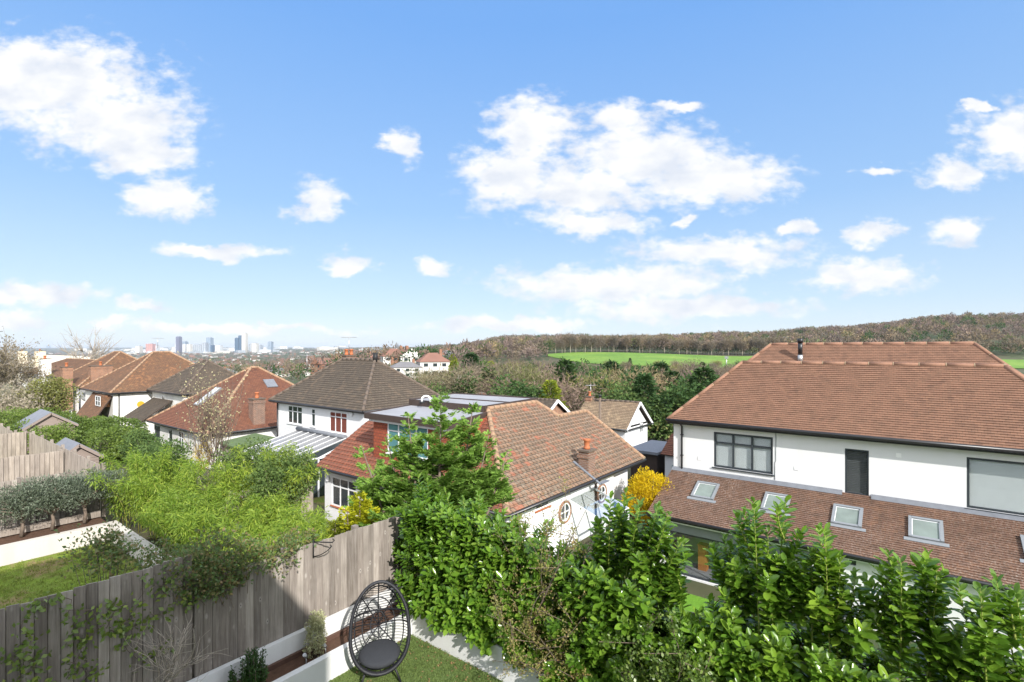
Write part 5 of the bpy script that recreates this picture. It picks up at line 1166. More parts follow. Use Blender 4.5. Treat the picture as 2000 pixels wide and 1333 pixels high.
# ------------------------------------------------------------------ evergreen beside our fence
def conifer(name, label, base, leaders, mat, seed, nspray, rbase=1.6, spray=.34, cat='conifer', blade=.022, upb=.35):
    rng = np.random.default_rng(seed); r = empty(name, tuple(base), label, cat); tr = MB(); C = []; Dd = []; Nn = []; L = []
    base = np.array(base)
    for (tx, ty, tz, rb, share) in leaders:
        top = np.array([tx, ty, tz]); H = tz-base[2]; tr.tube([tuple(base), tuple(base*.45+top*.55 + np.array([0,0,0])), tuple(top)], [.09,.05,.008], 7)
        nb = int(220*share+40); bt = .42+.58*rng.random(nb)**.9; baz = rng.random(nb)*6.28; bl = rb*(1-bt)**1.3*rng.uniform(.5, 1.15, nb) + .12; n = int(nspray*share)
        w_ = bl**1.25+.04; bi = rng.choice(nb, n, p=w_/w_.sum()); s_ = .12+.88*rng.random(n)**.75; l = bl[bi]
        ax = base[None]*(1-bt[bi][:, None]) + top[None]*bt[bi][:, None]; out = np.stack([np.cos(baz[bi]), np.sin(baz[bi]), np.zeros(n)], 1)
        p = ax + out*(l*s_)[:, None] + np.array([0,0,1.])*(l*upb*(s_**1.7*1.1-.25*s_))[:, None] + rng.normal(size=(n, 3))*.03
        tk = np.clip(.55+1.5*(1-bt[bi]), .5, 1.1)*(1.15-.45*s_)
        side_ = np.stack([-out[:,1], out[:,0], np.zeros(n)], 1)*rng.choice([-1., 1.], n)[:, None]
        d = unit(out*(.5+.6*s_)[:, None] + side_*(.75*(1.1-s_))[:, None] + np.array([0,0,.42]) + rng.normal(size=(n, 3))*.16); s = unit(np.cross(d, np.array([0,0,1.])+rng.normal(size=(n, 3))*.35))
        for j in range(nb):
            q0 = base*(1-bt[j])+top*bt[j]; o3 = np.array([math.cos(baz[j]), math.sin(baz[j]), 0])
            if bl[j] > .3: tr.tube([tuple(q0), tuple(q0+o3*bl[j]*.5+np.array([0,0,bl[j]*upb*.2])), tuple(q0+o3*bl[j]*.9+np.array([0,0,bl[j]*upb*.7]))], [.016,.010,.004], 4)
        for _ in range(11):       # a flat fern-like fan of slivers
            q = rng.random(n); ang = rng.uniform(-1, 1, n)*1.0; dd = unit(d*np.cos(ang)[:, None] + s*np.sin(ang)[:, None]); sl = spray*rng.uniform(.5, 1.1, n)*tk
            C.append(p + d*(q*spray*.7*tk)[:, None]); Dd.append(dd); Nn.append(unit(np.cross(d, s))); L.append(sl*(.75-.4*q))
    C = np.concatenate(C); Dd = np.concatenate(Dd); Nn = np.concatenate(Nn)+rng.normal(size=C.shape)*.3; L = np.concatenate(L)
    leaves('foliage', C, Dd, Nn, L, blade*rng.uniform(.8, 1.6, len(L)), M[mat], r); tr.build('trunk', M['bark'], r); return r
D0 = 13.3
b0 = pD(850, 1000, D0); b0.z = -8.3
ld = [(862,772,.30),(797,812,.18),(925,786,.2),(705,868,.10),(990,890,.10),(755,850,.06),(955,850,.06)]
conifer('cypress_tree', 'feathery green cypress with several leading shoots in front of the bungalow', b0, [(*pD(x, y, D0+rg.uniform(-.4,.4)), 4.6 if i == 0 else 4.0 if i < 3 else 3.4, s) for i, (x, y, s) in enumerate(ld)], 'conifer', 71, 19000, spray=.30, blade=.026, upb=.5)
b1 = pD(700, 1050, 12.6); b1.z = -8.3
conifer('golden_conifer', 'bright yellow conifer beside the bungalow window', b1, [(*pD(703, 962, 12.6), 2.6, .6), (*pD(678, 998, 12.4), 1.8, .25), (*pD(728, 1000, 12.5), 1.8, .15)], 'conifer_y', 72, 9000, spray=.22, blade=.022)
b2 = pD(655, 1060, 12.4); b2.z = -8.3
conifer('golden_conifer', 'lower yellow green conifer at the left foot of the brighter one', b2, [(*pD(655, 1020, 12.3), 2.0, 1.0)], 'ever_y', 73, 5000, spray=.2, blade=.022)
# forsythia
fc = pD(1268, 930, 24.5); fr_ = np.random.default_rng(8)
bush('forsythia_bush', 'bright yellow forsythia in flower beside the white house', 'forsythia', [((fc.x,fc.y,-6.6),(.95,.95,.75)),((fc.x-.2,fc.y+.3,-7.2),(.85,.9,.9)),((fc.x,fc.y,-8.2),(.6,.6,.9))], 'forsythia', 12000, .10, 81, ratio=.4, trunk=(fc.x,fc.y,-9.9), lump=.25, up=1.0, tr=.03)

# grass of the open lawns: short blades in tufts
def grass(label, x0, x1, y0, y1, z, n, mat, L, seed):
    rng = np.random.default_rng(seed); t = np.stack([rng.uniform(x0, x1, n//9), rng.uniform(y0, y1, n//9)], 1); q = np.repeat(t, 9, 0)+rng.normal(size=(len(t)*9, 2))*.05
    C = np.concatenate([q, np.full((len(q), 1), z)], 1); o = leaves('grass', C, unit(rng.normal(size=(len(C), 3))*.5+np.array([0,0,1.])), rdir(len(C), 0, rng), L*rng.uniform(.5, 1.3, len(C)), .014, M[mat], None); tag(o, label, kind='stuff')
M['blade'] = leafmat('grass_blades', [(.14,.22,.025),(.22,.32,.04),(.34,.34,.10)], .7, .3, .2)
grass('rough grass of the neighbouring lawn', -4, 4.85, 9.1, 19.7, -6.0, 60000, 'blade', .07, 91)
M['fuzz'] = leafmat('turf_pile', [(.12,.18,.05),(.17,.24,.065),(.22,.28,.09)], .7, .3, .2)
grass('pile of the artificial lawn', 3.6, 6.7, 3.5, 7.7, -5.6, 70000, 'fuzz', .028, 92)
M['litter'] = leafmat('fallen_leaves', [(.30,.17,.07),(.42,.30,.14),(.20,.12,.06)], .8, .1, .2)
rr_ = np.random.default_rng(93); C = np.stack([rr_.uniform(4.2, 6.7, 260), rr_.uniform(3.6, 7.7, 260), np.full(260, -5.575)], 1); C[:, 0] = 6.7-(6.7-C[:, 0])*rr_.random(260)
o = leaves('leaf_litter', C, rdir(260, .0, rr_)*np.array([1,1,.15]), np.tile([0,0,1.], (260, 1))+rr_.normal(size=(260, 3))*.2, .05, .03, M['litter'], None); tag(o, 'fallen leaves on the artificial lawn', kind='stuff')
# ================================================================== trees of the valley (prototypes copied to their places)
def bare_crown(n, c, r, rng, L=1.0, Wd=.07, lump=.3, rise=.9):
    p, d = blob(n, c, r, .25, rng, lump); dr = unit(d*.9 + np.array([0,0,rise*.35]) + rng.normal(size=(n, 3))*.75)
    return p, dr, L*rng.uniform(.5, 1.3, n), Wd*rng.uniform(.6, 1.5, n)
def proto_tree(name, label, cat, mat, tmat, H, Wr, kind, seed, n, group=None):
    """a 1:1 tree standing at the origin: tapered trunk with limbs, and a crown"""
    rng = np.random.default_rng(seed); r = empty(name, (0, 0, 0), label, cat, group); st = MB()
    if kind == 'bare':
        th = H*.34; st.tube([(0,0,-.5),(.05,0,th*.5),(0,.05,th),(0.1,0,H*.8)], [H*.022,H*.018,H*.014,H*.004], 6)
        for i in range(11):
            a = rng.random()*6.28; z0 = H*rng.uniform(.22, .6); e = np.array([math.cos(a)*Wr*.85, math.sin(a)*Wr*.85, H*rng.uniform(.6, .92)])*np.array([rng.uniform(.5,1)]*2+[1]); m_ = e*np.array([.45,.45,.0])+np.array([0,0,(z0*.45+e[2]*.55)])
            st.tube([(0,0,z0), tuple(m_), tuple(e)], [H*.010,H*.006,H*.002], 4)
        P = []; 
        cs = [((0,0,H*.64),(Wr,Wr,H*.36))] + [((math.cos(a)*Wr*.5, math.sin(a)*Wr*.5, H*rng.uniform(.5,.72)),(Wr*.6,Wr*.6,H*.22)) for a in rng.random(3)*6.28]
        for k, (c, rr) in enumerate(cs): P.append(bare_crown(n if k == 0 else n//3, c, rr, rng, H*.085, H*.0085))
        C, Dd, L, Wd = [np.concatenate(x) for x in zip(*P)]
    elif kind == 'round':
        st.tube([(0,0,-.5),(0,0,H*.5)], [H*.03,H*.012], 6)
        C = []; Dd = []
        for k in range(9):
            a = rng.random()*6.28; q = rng.random()**.5*Wr*.6; c = (math.cos(a)*q, math.sin(a)*q, H*rng.uniform(.35,.78)); p, d = blob(n//9, c, (Wr*.5,Wr*.5,H*.22), .6, rng, .3); C.append(p); Dd.append(d)
        C = np.concatenate(C); Dd = unit(np.concatenate(Dd)+rng.normal(size=C.shape)*.6); L = H*.055*rng.uniform(.6,1.3,len(C)); Wd = L*.6
    else:
        st.tube([(0,0,-.5),(0,0,H*.9)], [H*.02,H*.003], 6)
        t = rng.random(n)**.75; az = rng.random(n)*6.28; q = Wr*(1-t)**.8*(.4+.6*rng.random(n)**.5)*(1+.28*np.sin(az*3+t*25))+.02*H
        C = np.stack([np.cos(az)*q, np.sin(az)*q, H*(.06+.94*t)], 1); Dd = unit(np.stack([np.cos(az), np.sin(az), np.full(n, .45)], 1)+rng.normal(size=(n, 3))*.35); L = H*.075*rng.uniform(.5,1.2,n); Wd = L*.34
    leaves('crown', C, Dd, rdir(len(C), .3, rng), L, Wd, M[mat], r); st.build('trunk', M[tmat], r); return r
KIND = {}
def reg(key, *a): r = proto_tree(*a); KIND[key] = dict(o=r, ch=kids(r), H=a[5], used=False)
reg('b1','bare_tree','bare brown tree in the wood across the valley','tree','twig_b','barkp',11,4.2,'bare',1,1700,'bare brown trees of the valley wood')
reg('b2','bare_tree','bare purplish brown tree in the wood across the valley','tree','twig_p','bark',11,4.6,'bare',2,1700,'bare purplish trees of the valley wood')
reg('b3','bare_tree','straw coloured bare tree in the valley gardens','tree','twig_y','barkp',10,4.4,'bare',3,1700,'straw coloured trees of the valley')
reg('b4','budding_tree','greenish budding tree among the bare valley trees','tree','twig_g','bark',10,4.3,'bare',4,1800,'budding trees of the valley')
reg('e1','evergreen_tree','dark evergreen tree among the bare valley trees','tree','ever_d','bark',9,3.4,'round',5,1500,'dark evergreens of the valley')
reg('e2','green_tree','mid green bushy tree among the bare valley trees','tree','ever_m','bark',7,3.2,'round',6,1500,'green bushy trees of the valley')
reg('c1','conifer','dark pointed conifer in the valley','conifer','ever_d','bark',12,3.2,'cone',7,1500,'dark conifers of the valley')
reg('y1','golden_conifer','yellow green conifer in the valley gardens','conifer','ever_y','bark',8,2.6,'cone',8,1500,'yellow green conifers of the valley')
reg('l1','bare_tree','tall pale stemmed bare tree in the line behind the fairway','tree','twig_b','barkp',16,4.6,'bare',9,1500,'trees in line behind the fairway')
TR = np.random.default_rng(77)
def put(key, U, V, H, wide=1.0, label=None, group=None, zb_=None):
    k = KIND[key]; s = H/k['H']; loc = (U, V, (hz(U, V) if zb_ is None else zb_)); sc_ = (s*wide, s*wide, s); rz = TR.random()*6.28
    if not k['used']:
        k['used'] = True; o = k['o']; o.location = loc; o.scale = sc_; o.rotation_euler = (0,0,rz)
        if label: k['lab'] = (o['label'], o.get('group')); 
    else:
        o = copy_tree(k['o'], k['ch'], loc, rz, sc_)
    if label:
        o['label'] = label
        if 'group' in o: del o['group']
        if group: o['group'] = group
    return o
def place_px(key, px, ytop, D, wide=1.0, label=None, group=None):
    p = W((px-1000)/1000*D, D); z = hz(p.x, p.y); top = -(ytop-HOR)/1000*D
    return put(key, p.x, p.y, max(2.0, top-z), wide, label, group)
# first use of each prototype is an ordinary wood tree, so that named copies never change it
first = [('b1',1010,700,190),('b2',1050,702,210),('b3',960,708,160),('b4',1230,735,120),('e1',1180,722,170),('e2',1120,755,105),('c1',1240,738,115),('y1',1145,752,100),('l1',1200,655,458)]
for k, x, y, d in first: place_px(k, x, y, d)
NAMED = [('b3',888,716,78,1.5,'large pale bare tree spreading beyond the flat roof'),('c1',920,693,125,1.5,'dark conifer standing to the right of the white houses'),
 ('e1',1068,666,388,1.35,'rounded dark evergreen alone at the left end of the fairway'),('e1',1098,712,150,1.15,'big dark evergreen in the middle of the valley wood'),('e1',1133,702,165,1.0,'dark evergreen just right of the big one'),
 ('y1',1122,742,82,1.1,'yellow tipped conifer left of the small brick chimney'),('y1',1182,746,78,1.1,'yellow green conifer right of the small brick chimney'),
 ('e2',975,753,64,1.2,'yellow green rounded shrub behind the flat roof'),('e2',1290,783,58,1.3,'green leafy tree beside the white gabled house'),
 ('c1',1272,722,96,1.2,'dark slim conifer above the white gable'),('c1',1312,728,92,1.3,'dark slim conifer near the corner of the tall brown roof'),('c1',1345,752,75,1.2,'grey green cedar close to the tall brown roof'),
 ('e1',850,678,250,1.2,'dark evergreen above the white houses, centre left'),('y1',777,715,180,1.2,'light green conifer left of the white houses'),('e2',640,760,90,1.0,'green bush behind the dark chimney'),
 ('e1',1065,745,100,.8,'small dark evergreen shrub in the valley'),('e1',1230,690,470,1.2,'dark evergreen under the line of pale trees'),('e1',1400,672,470,1.3,'dark evergreen at the right of the line of pale trees')]
for k, x, y, d, w, lab in NAMED: place_px(k, x, y, d, w, lab)
# valley wood: spaced at random between the row of houses and the fairway
pts = []
def free(U, V, s): return all((U-a)**2+(V-b)**2 > (s)**2 for a, b in pts)
cnt = 0; tries = 0
while cnt < 245 and tries < 20000:
    tries += 1
    px = TR.uniform(640, 1530); D = 60 + 215*TR.random()**.8
    if px < 880 and TR.random() < .72: continue
    a = (px-1000)/1000; p = W(a*D, D); sp = 5.2 + D*.014
    if not free(p.x, p.y, sp): continue
    if px > 1300 and D < 48+ (px-1300)*.05: continue
    # keep the built plots clear
    if 27 < p.x < 50 and 8 < p.y < 36: continue
    if 42 < p.x < 54 and 34 < p.y < 48: continue
    pts.append((p.x, p.y)); ytop = np.interp(px, [640,760,870,960,1060,1130,1200,1250,1310,1360,1450,1530], [712,705,698,698,700,714,712,702,694,704,708,716]) + TR.uniform(-3, 24)
    if px < 880: ytop += TR.uniform(12, 45)
    g = hz(p.x, p.y); H = min(-(ytop-HOR)/1000*D - g, TR.uniform(8.5, 13)); H = max(H, 2.5 if px < 880 else 4.0) if D < 200 else max(H, 3 if px < 880 else 6)
    q = TR.random()
    key = ('b1' if q < .22 else 'b2' if q < .42 else 'b3' if q < .48 else 'b4' if q < .62 else 'e1' if q < .80 else 'e2' if q < .90 else 'c1' if q < .965 else 'y1')
    if px < 880: key = ('b3' if q < .55 else 'b1' if q < .7 else 'b4' if q < .82 else 'e2' if q < .93 else 'e1')
    put(key, p.x, p.y, H, TR.uniform(.95, 1.3)); cnt += 1
for k, x, y, d, w in (('e1',1008,735,88,1.2),('c1',955,722,110,1.2),('e2',1040,748,84,1.2),('e1',1168,728,112,1.2),('e2',1208,742,90,1.2),('e1',1243,720,125,1.1),('c1',1258,735,88,1.2),('e1',1330,733,84,1.2),('c1',1375,722,100,1.4),('e2',1300,752,80,1.3),('e1',1410,728,95,1.2),('e2',1360,762,70,1.3),('e1',1148,712,150,1.1),('c1',1195,708,170,1.3),('e1',905,728,95,1.0),('e2',860,745,90,1.2),('e1',812,742,100,1.0),('y1',1075,745,92,1.1),('e2',1228,765,74,1.2),('c1',1290,712,140,1.3)): place_px(k, x, y, (max(58, d*.6) if x > 990 and d < 130 else d*.8), w)
# the line of pale trees behind the fairway
for i in range(44):
    px = 1085 + i*10.2 + TR.uniform(-4, 4); D = np.interp(px, [1085,1200,1500], [424,448,432]) + TR.uniform(3, 14); p = W((px-1000)/1000*D, D); put('l1', p.x, p.y, TR.uniform(12, 17), TR.uniform(.8, 1.15))
for i in range(9):
    px = 1975 + TR.uniform(-45, 60) ; D = 372+TR.uniform(0, 30); p = W((px-1000)/1000*D, D); 
# ------------------------------------------------------------------ far woods and suburb as masses
def mass(name, label, P, H, Wr, per, mat, q=.16, seed=3, conic=0.0):
    rng = np.random.default_rng(seed); n = len(P); per = int(per)
    c = np.repeat(P, per, 0); h = np.repeat(H, per); w = np.repeat(Wr, per); d = unit(rng.normal(size=(n*per, 3))); d[:, 2] = np.abs(d[:, 2])*1.0-.15
    rr = .55+.45*rng.random(n*per); pos = c + np.stack([d[:,0]*w*rr, d[:,1]*w*rr, h*.42 + d[:,2]*h*.55*rr], 1)
    L = h*q*rng.uniform(.6, 1.4, n*per); dd = unit(d + rng.normal(size=d.shape)*.5 + np.array([0,0,.4]))
    o = leaves(name, pos, dd, rdir(n*per, .4, rng), L, L*.42, M[mat], None); tag(o, label, kind='stuff'); return o
def scatter(amin, amax, D0, D1, n, rng, ok=None):
    D = np.sqrt(rng.uniform(D0*D0, D1*D1, n)); a = rng.uniform(amin, amax, n); X = a*D; U = CA*D+SA*X; V = SA*D-CA*X
    k = np.ones(n, bool) if ok is None else ok(a, D); U, V = U[k], V[k]; return np.stack([U, V, height(U, V)], 1), D[k]
r5 = np.random.default_rng(5)
def wood_ok(a, D):
    far = np.interp(a, [-.12,.0,.068,.072,.13,.2,.3,.45,.5,.9,1.3], [285,270,270,424,452,450,444,432,430,360,360])
    up = (a > .43) & (a < .65) & (D > 548) & (D < 662)
    return (D > far) & ~up
for nm, mt, k in (('b','twig_b',1900),('p','twig_p',1500),('y','twig_y',500),('g','twig_g',450),('d','ever_d',330)):
    P, D = scatter(-.10, 1.32, 300, 1000, k, r5, wood_ok); H = r5.uniform(8, 16, len(P))
    mass('far_woodland', {'b':'brown bare woodland covering the far hill','p':'purplish bare woodland covering the far hill','y':'straw coloured trees scattered through the far woodland','g':'greenish trees scattered through the far woodland','d':'dark evergreens scattered through the far woodland'}[nm], P, H, H*.36, 130, mt, .12, 11)
for mt, k in (('ever_d',500),('twig_b',260)):
    P, D = scatter(.075, 1.32, 360, 480, k*4, r5, lambda a, D: (D > np.interp(a, [.07,.13,.2,.3,.45,.5,.9,1.3], [428,458,456,450,440,436,364,364])) & (D < np.interp(a, [.07,.13,.2,.3,.45,.5,.9,1.3], [445,474,472,466,456,452,384,384]))); H = r5.uniform(4, 9, len(P)); mass('far_woodland', 'shady undergrowth at the edge of the far woodland, ' + ('evergreen' if mt == 'ever_d' else 'brown'), P, H, H*.6, 70, mt, .16, 16)
for mt, k in (('twig_p',900),('ever_d',350),('twig_b',700)):
    P, D = scatter(-.16, 1.0, 1000, 2600, k, r5); H = r5.uniform(12, 18, len(P)); mass('far_woodland', 'distant dark woodland ridge, ' + {'twig_p':'purplish','ever_d':'evergreen','twig_b':'brown'}[mt] + ' trees', P, H, H*.8, 60, mt, .2, 12)
# nearer undergrowth filling the valley floor between the individual trees
for mt, k in (('twig_b',300),('twig_g',380),('twig_p',260),('ever_m',330),('ever_d',200)):
    P, D = scatter(-.34, .62, 52, 275, k, r5, lambda a, D: D > 52); ok = ~((P[:,0] > 27) & (P[:,0] < 54) & (P[:,1] > 8) & (P[:,1] < 48)); P = P[ok]; H = r5.uniform(2.0, 4.5, len(P)); mass('undergrowth', 'undergrowth between the valley trees, ' + {'twig_b':'brown','twig_g':'greenish','twig_p':'purplish','ever_m':'green','ever_d':'dark green'}[mt], P, H, H*1.0, 150, mt, .12, 13)
# suburb trees
for mt, k, lab in (('twig_b',1500,'brown'),('twig_p',1200,'purplish'),('ever_d',1000,'dark green'),('ever_m',260,'green'),('twig_y',420,'straw coloured')):
    P, D = scatter(-1.25, -.10, 170, 1500, k, r5, lambda a, D: (D > 300) | (a > -.55)); H = r5.uniform(6, 12, len(P)); mass('suburb_trees', 'trees between the suburb houses, '+lab, P, H, H*.5, 90, mt, .13, 14)
for mt, k, lab in (('twig_p',2300,'purplish'),('ever_d',2600,'dark green'),('twig_b',1800,'brown')):
    P, D = scatter(-1.3, 0.0, 1500, 6500, k, r5); H = r5.uniform(9, 15, len(P)); mass('suburb_trees', 'far trees of the town, '+lab, P, H, H*1.5, 34, mt, .3, 15)
# ------------------------------------------------------------------ suburb houses
def small_house(mb, x, y, z, rz, w, d, h, rh, hipf):
    c, s = math.cos(rz), math.sin(rz); T = lambda a, b, e: (x+a*c-b*s, y+a*s+b*c, z+e)
    A = [(-w,-d),(w,-d),(w,d),(-w,d)]
    for i in range(4):
        p, q = A[i], A[(i+1) % 4]; mb.face([T(*p,-1.5),T(*q,-1.5),T(*q,h),T(*p,h)], 0)
        L = 2*(w if i % 2 == 0 else d)
        for k in ((-.5,0,.5) if i % 2 == 0 else (-.4,.4)):      # window openings on two floors
            for zz in (1.0, h-1.6):
                mx, my = (p[0]+q[0])/2, (p[1]+q[1])/2; ux, uy = (q[0]-p[0])/L, (q[1]-p[1])/L; nx, ny = uy, -ux; cx, cy = mx+ux*k*L*.62+nx*.03, my+uy*k*L*.62+ny*.03
                mb.face([T(cx-ux*.7,cy-uy*.7,zz),T(cx+ux*.7,cy+uy*.7,zz),T(cx+ux*.7,cy+uy*.7,zz+1.1),T(cx-ux*.7,cy-uy*.7,zz+1.1)], 2)
    e = .4; E = [(-w-e,-d-e),(w+e,-d-e),(w+e,d+e),(-w-e,d+e)]; k = d*hipf; R0, R1 = (-w-e+k+(.0),0), (w+e-k,0)
    if hipf < .1: R0, R1 = (-w-e,0), (w+e,0)
    mb.face([T(*E[0],h),T(*E[1],h),T(*R1,h+rh),T(*R0,h+rh)], 1); mb.face([T(*E[2],h),T(*E[3],h),T(*R0,h+rh),T(*R1,h+rh)], 1)
    m_ = 1 if hipf >= .1 else 0
    mb.face([T(*E[1],h),T(*E[2],h),T(*R1,h+rh)], m_); mb.face([T(*E[3],h),T(*E[0],h),T(*R0,h+rh)], m_); mb.face([T(*a,h) for a in E[::-1]], 1)
    cx = w*.55; cw = .45
    for a, b in (((cx-cw,-cw),(cx+cw,-cw)),((cx+cw,-cw),(cx+cw,cw)),((cx+cw,cw),(cx-cw,cw)),((cx-cw,cw),(cx-cw,-cw))): mb.face([T(*a,h),T(*b,h),T(*b,h+rh+1.2),T(*a,h+rh+1.2)], 3)
    mb.face([T(cx-cw,-cw,h+rh+1.2),T(cx+cw,-cw,h+rh+1.2),T(cx+cw,cw,h+rh+1.2),T(cx-cw,cw,h+rh+1.2)], 3)
wm = plain('far_white_wall', (.60,.58,.54), .8, .05); bmr = plain('far_brick_wall', (.27,.14,.09), .9, .2); rmr = plain('far_red_roof', (.22,.115,.085), .9, .25, .2); rmb = plain('far_brown_roof', (.15,.09,.065), .9, .25, .2); rmg = plain('far_grey_roof', (.17,.165,.17), .9, .2, .2)
HP = []
for i, (w, d, h, rh, hp, wmm, rm_, lab, gp) in enumerate([(5,4,5.2,3,1,wm,rmr,'white suburban house with hipped red roof','white houses with hipped red roofs'),(5.5,4,5.0,3.2,0,wm,rmb,'white suburban house with brown gabled roof','white houses with brown gabled roofs'),(4.6,4.2,5.2,3,1,bmr,rmb,'brick suburban house with brown hipped roof','brick houses with brown roofs'),(7,4.5,4.8,2.6,0,bmr,rmr,'long brick house with red roof','long brick houses with red roofs'),(6,4,4.6,2.2,1,wm,rmg,'pale suburban house with grey roof','pale houses with grey roofs')]):
    mb = MB(); small_house(mb, 0, 0, 0, 0, w, d, h, rh, hp); o = mb.build('suburban_house', [wmm, rm_, M['glassdark'], bmr]); tag(o, lab, 'house', gp); HP.append([o, False])
def put_house(i, U, V, rz, s=1.0, label=None, dz=0):
    P = HP[i]
    if not P[1]: o = P[0]; P[1] = True
    else: o = P[0].copy(); COL.objects.link(o)
    o.location = (U, V, hz(U, V)+dz); o.rotation_euler = (0,0,rz); o.scale = (s,s,s)
    if label:
        o['label'] = label
        if 'group' in o: del o['group']
    return o
hpts = []
H5 = np.random.default_rng(9); c = 0; t = 0
while c < 215 and t < 8000:
    t += 1; px = H5.uniform(20, 880); D = 330 + 1250*H5.random()**1.1
    if px > 620: D = 260+700*H5.random()
    if px < 240 and D < 800: continue
    p = W((px-1000)/1000*D, D)
    if any((p.x-a)**2+(p.y-b)**2 < 19**2 for a, b in hpts): continue
    hpts.append((p.x, p.y)); put_house(int(H5.integers(0, 5)), p.x, p.y, H5.choice([0, 1.57, .4, 2.0])+H5.normal()*.1, H5.uniform(.9, 1.2)); c += 1
for (px, yb, D, i, rz, s, lab) in ((770,708,205,0,-.5,1.0,'white house with red hipped roof, left of the pair above the dark roof'),(783,709,205,2,-.5,1.0,'brick fronted house between the two white ones above the dark roof'),(797,708,205,1,1.07,1.0,'white gabled house at the right end of the pair above the dark roof'),
   (845,725,175,0,-.55,1.0,'white house with orange red roof left of the dark conifer'),(792,722,170,4,-.5,.8,'low pale house with grey roof below the white pair'),(862,702,240,4,.4,.8,'small house with grey roof behind the orange roofed one'),(740,700,300,3,-.5,1.0,'long brick house at the skyline left of the white pair'),
   (1008,722,150,3,.6,.62,'red roofed house nestled alone in the valley wood'),(1080,716,158,3,.2,.5,'reddish house half hidden right of the big dark evergreen'),(875,690,330,1,.9,.8,'distant white house at the foot of the wooded hill'),(825,743,95,4,-.5,.45,'little pale garden house among the shrubs'),(715,701,330,0,-.4,1,'distant white and red house near the dark roof ridge')):
    p = W((px-1000)/1000*D, D); z = -(yb-HOR)/1000*D; put_house(i, p.x, p.y, rz, s, lab, dz=max(-1.0, min(5.0, z-hz(p.x, p.y)))) if False else put_house(i, p.x, p.y, rz, s, lab, dz=.0)
r6 = np.random.default_rng(66)
for nm, wmm, rm_, k, lab in (('a',wm,rmb,330,'far rows of white houses'),('b',bmr,rmb,380,'far rows of brick houses'),('c',wm,rmg,150,'far pale buildings of the town')):
    P, D = scatter(-1.25, .0, 1500, 5600, k, r6); mb = MB()
    for p in P: small_house(mb, p[0], p[1], p[2], r6.random()*3, r6.uniform(6, 16), r6.uniform(4, 8), r6.uniform(5, 9), 3.5, 1)
    o = mb.build('distant_suburb', [wmm, rm_, M['glassdark'], bmr]); tag(o, lab, kind='stuff')
# ------------------------------------------------------------------ city towers on the skyline
def facade(name, c, dark, fl=3.6, bay=3.2, f=.5):
    m, t = newmat(name); v = objco(t); s = N(t, 'ShaderNodeSeparateXYZ', {0: v})
    h = N(t, 'ShaderNodeMath', {0: s.outputs[0], 1: s.outputs[1]}, operation='ADD').outputs[0]
    b = N(t, 'ShaderNodeTexBrick', {'Vector': N(t, 'ShaderNodeCombineXYZ', {0: h, 1: s.outputs[2]}).outputs[0], 'Color1': c4(dark), 'Color2': c4(tuple(x*1.4 for x in dark)), 'Mortar': c4(c), 'Scale': 1.0, 'Mortar Size': f, 'Brick Width': bay, 'Row Height': fl}, offset=0)
    return finish(m, t, b.outputs[0], .5)
FC = {'cream': facade('cream_tower_facade', (.66,.62,.54), (.25,.25,.25), f=.9), 'white': facade('white_tower_facade', (.7,.7,.69), (.28,.30,.33), f=.9), 'pink': facade('pink_brick_facade', (.50,.24,.20), (.25,.18,.17), f=.9), 'grey': facade('grey_tower_facade', (.38,.40,.42), (.14,.17,.20), f=.7),
      'blue': facade('dark_blue_glass_facade', (.05,.10,.16), (.03,.07,.12), f=.4), 'violet': facade('violet_glass_facade', (.15,.14,.20), (.08,.09,.14), f=.5), 'steel': facade('blue_grey_tower_facade', (.26,.32,.38), (.12,.16,.21), f=.7)}
def tower(px0, px1, yt, D, col, label, yb=None, cap=True, dep=22, name='tower_block'):
    a = W((px0-1000)/1000*D, D); b = W((px1-1000)/1000*D, D); cx, cy = (a+b)/2, 0; cen = (a+b)/2; w = (b-a).length/2; zt = -(yt-HOR)/1000*D; zg = hz(cen.x, cen.y)-3
    o = empty(name, (cen.x, cen.y, zg), label, 'tower'); rt = (b-a).normalized(); fw_ = Vector((-rt.y, rt.x, 0)); mb = MB(); q = lambda s, t_, z: tuple(cen+rt*s*w+fw_*t_*dep+Vector((0,0,z)))
    mb.hexa([q(-1,-1,zg),q(1,-1,zg),q(1,1,zg),q(-1,1,zg),q(-1,-1,zt),q(1,-1,zt),q(1,1,zt),q(-1,1,zt)]); mb.build('body', FC[col], o)
    if cap:
        mb = MB(); mb.hexa([q(-.5,-.6,zt),q(.45,-.6,zt),q(.45,.6,zt),q(-.5,.6,zt),q(-.5,-.6,zt+5),q(.45,-.6,zt+5),q(.45,.6,zt+5),q(-.5,.6,zt+5)]); mb.build('roof_plant', FC['grey'], o)
DT = 4600
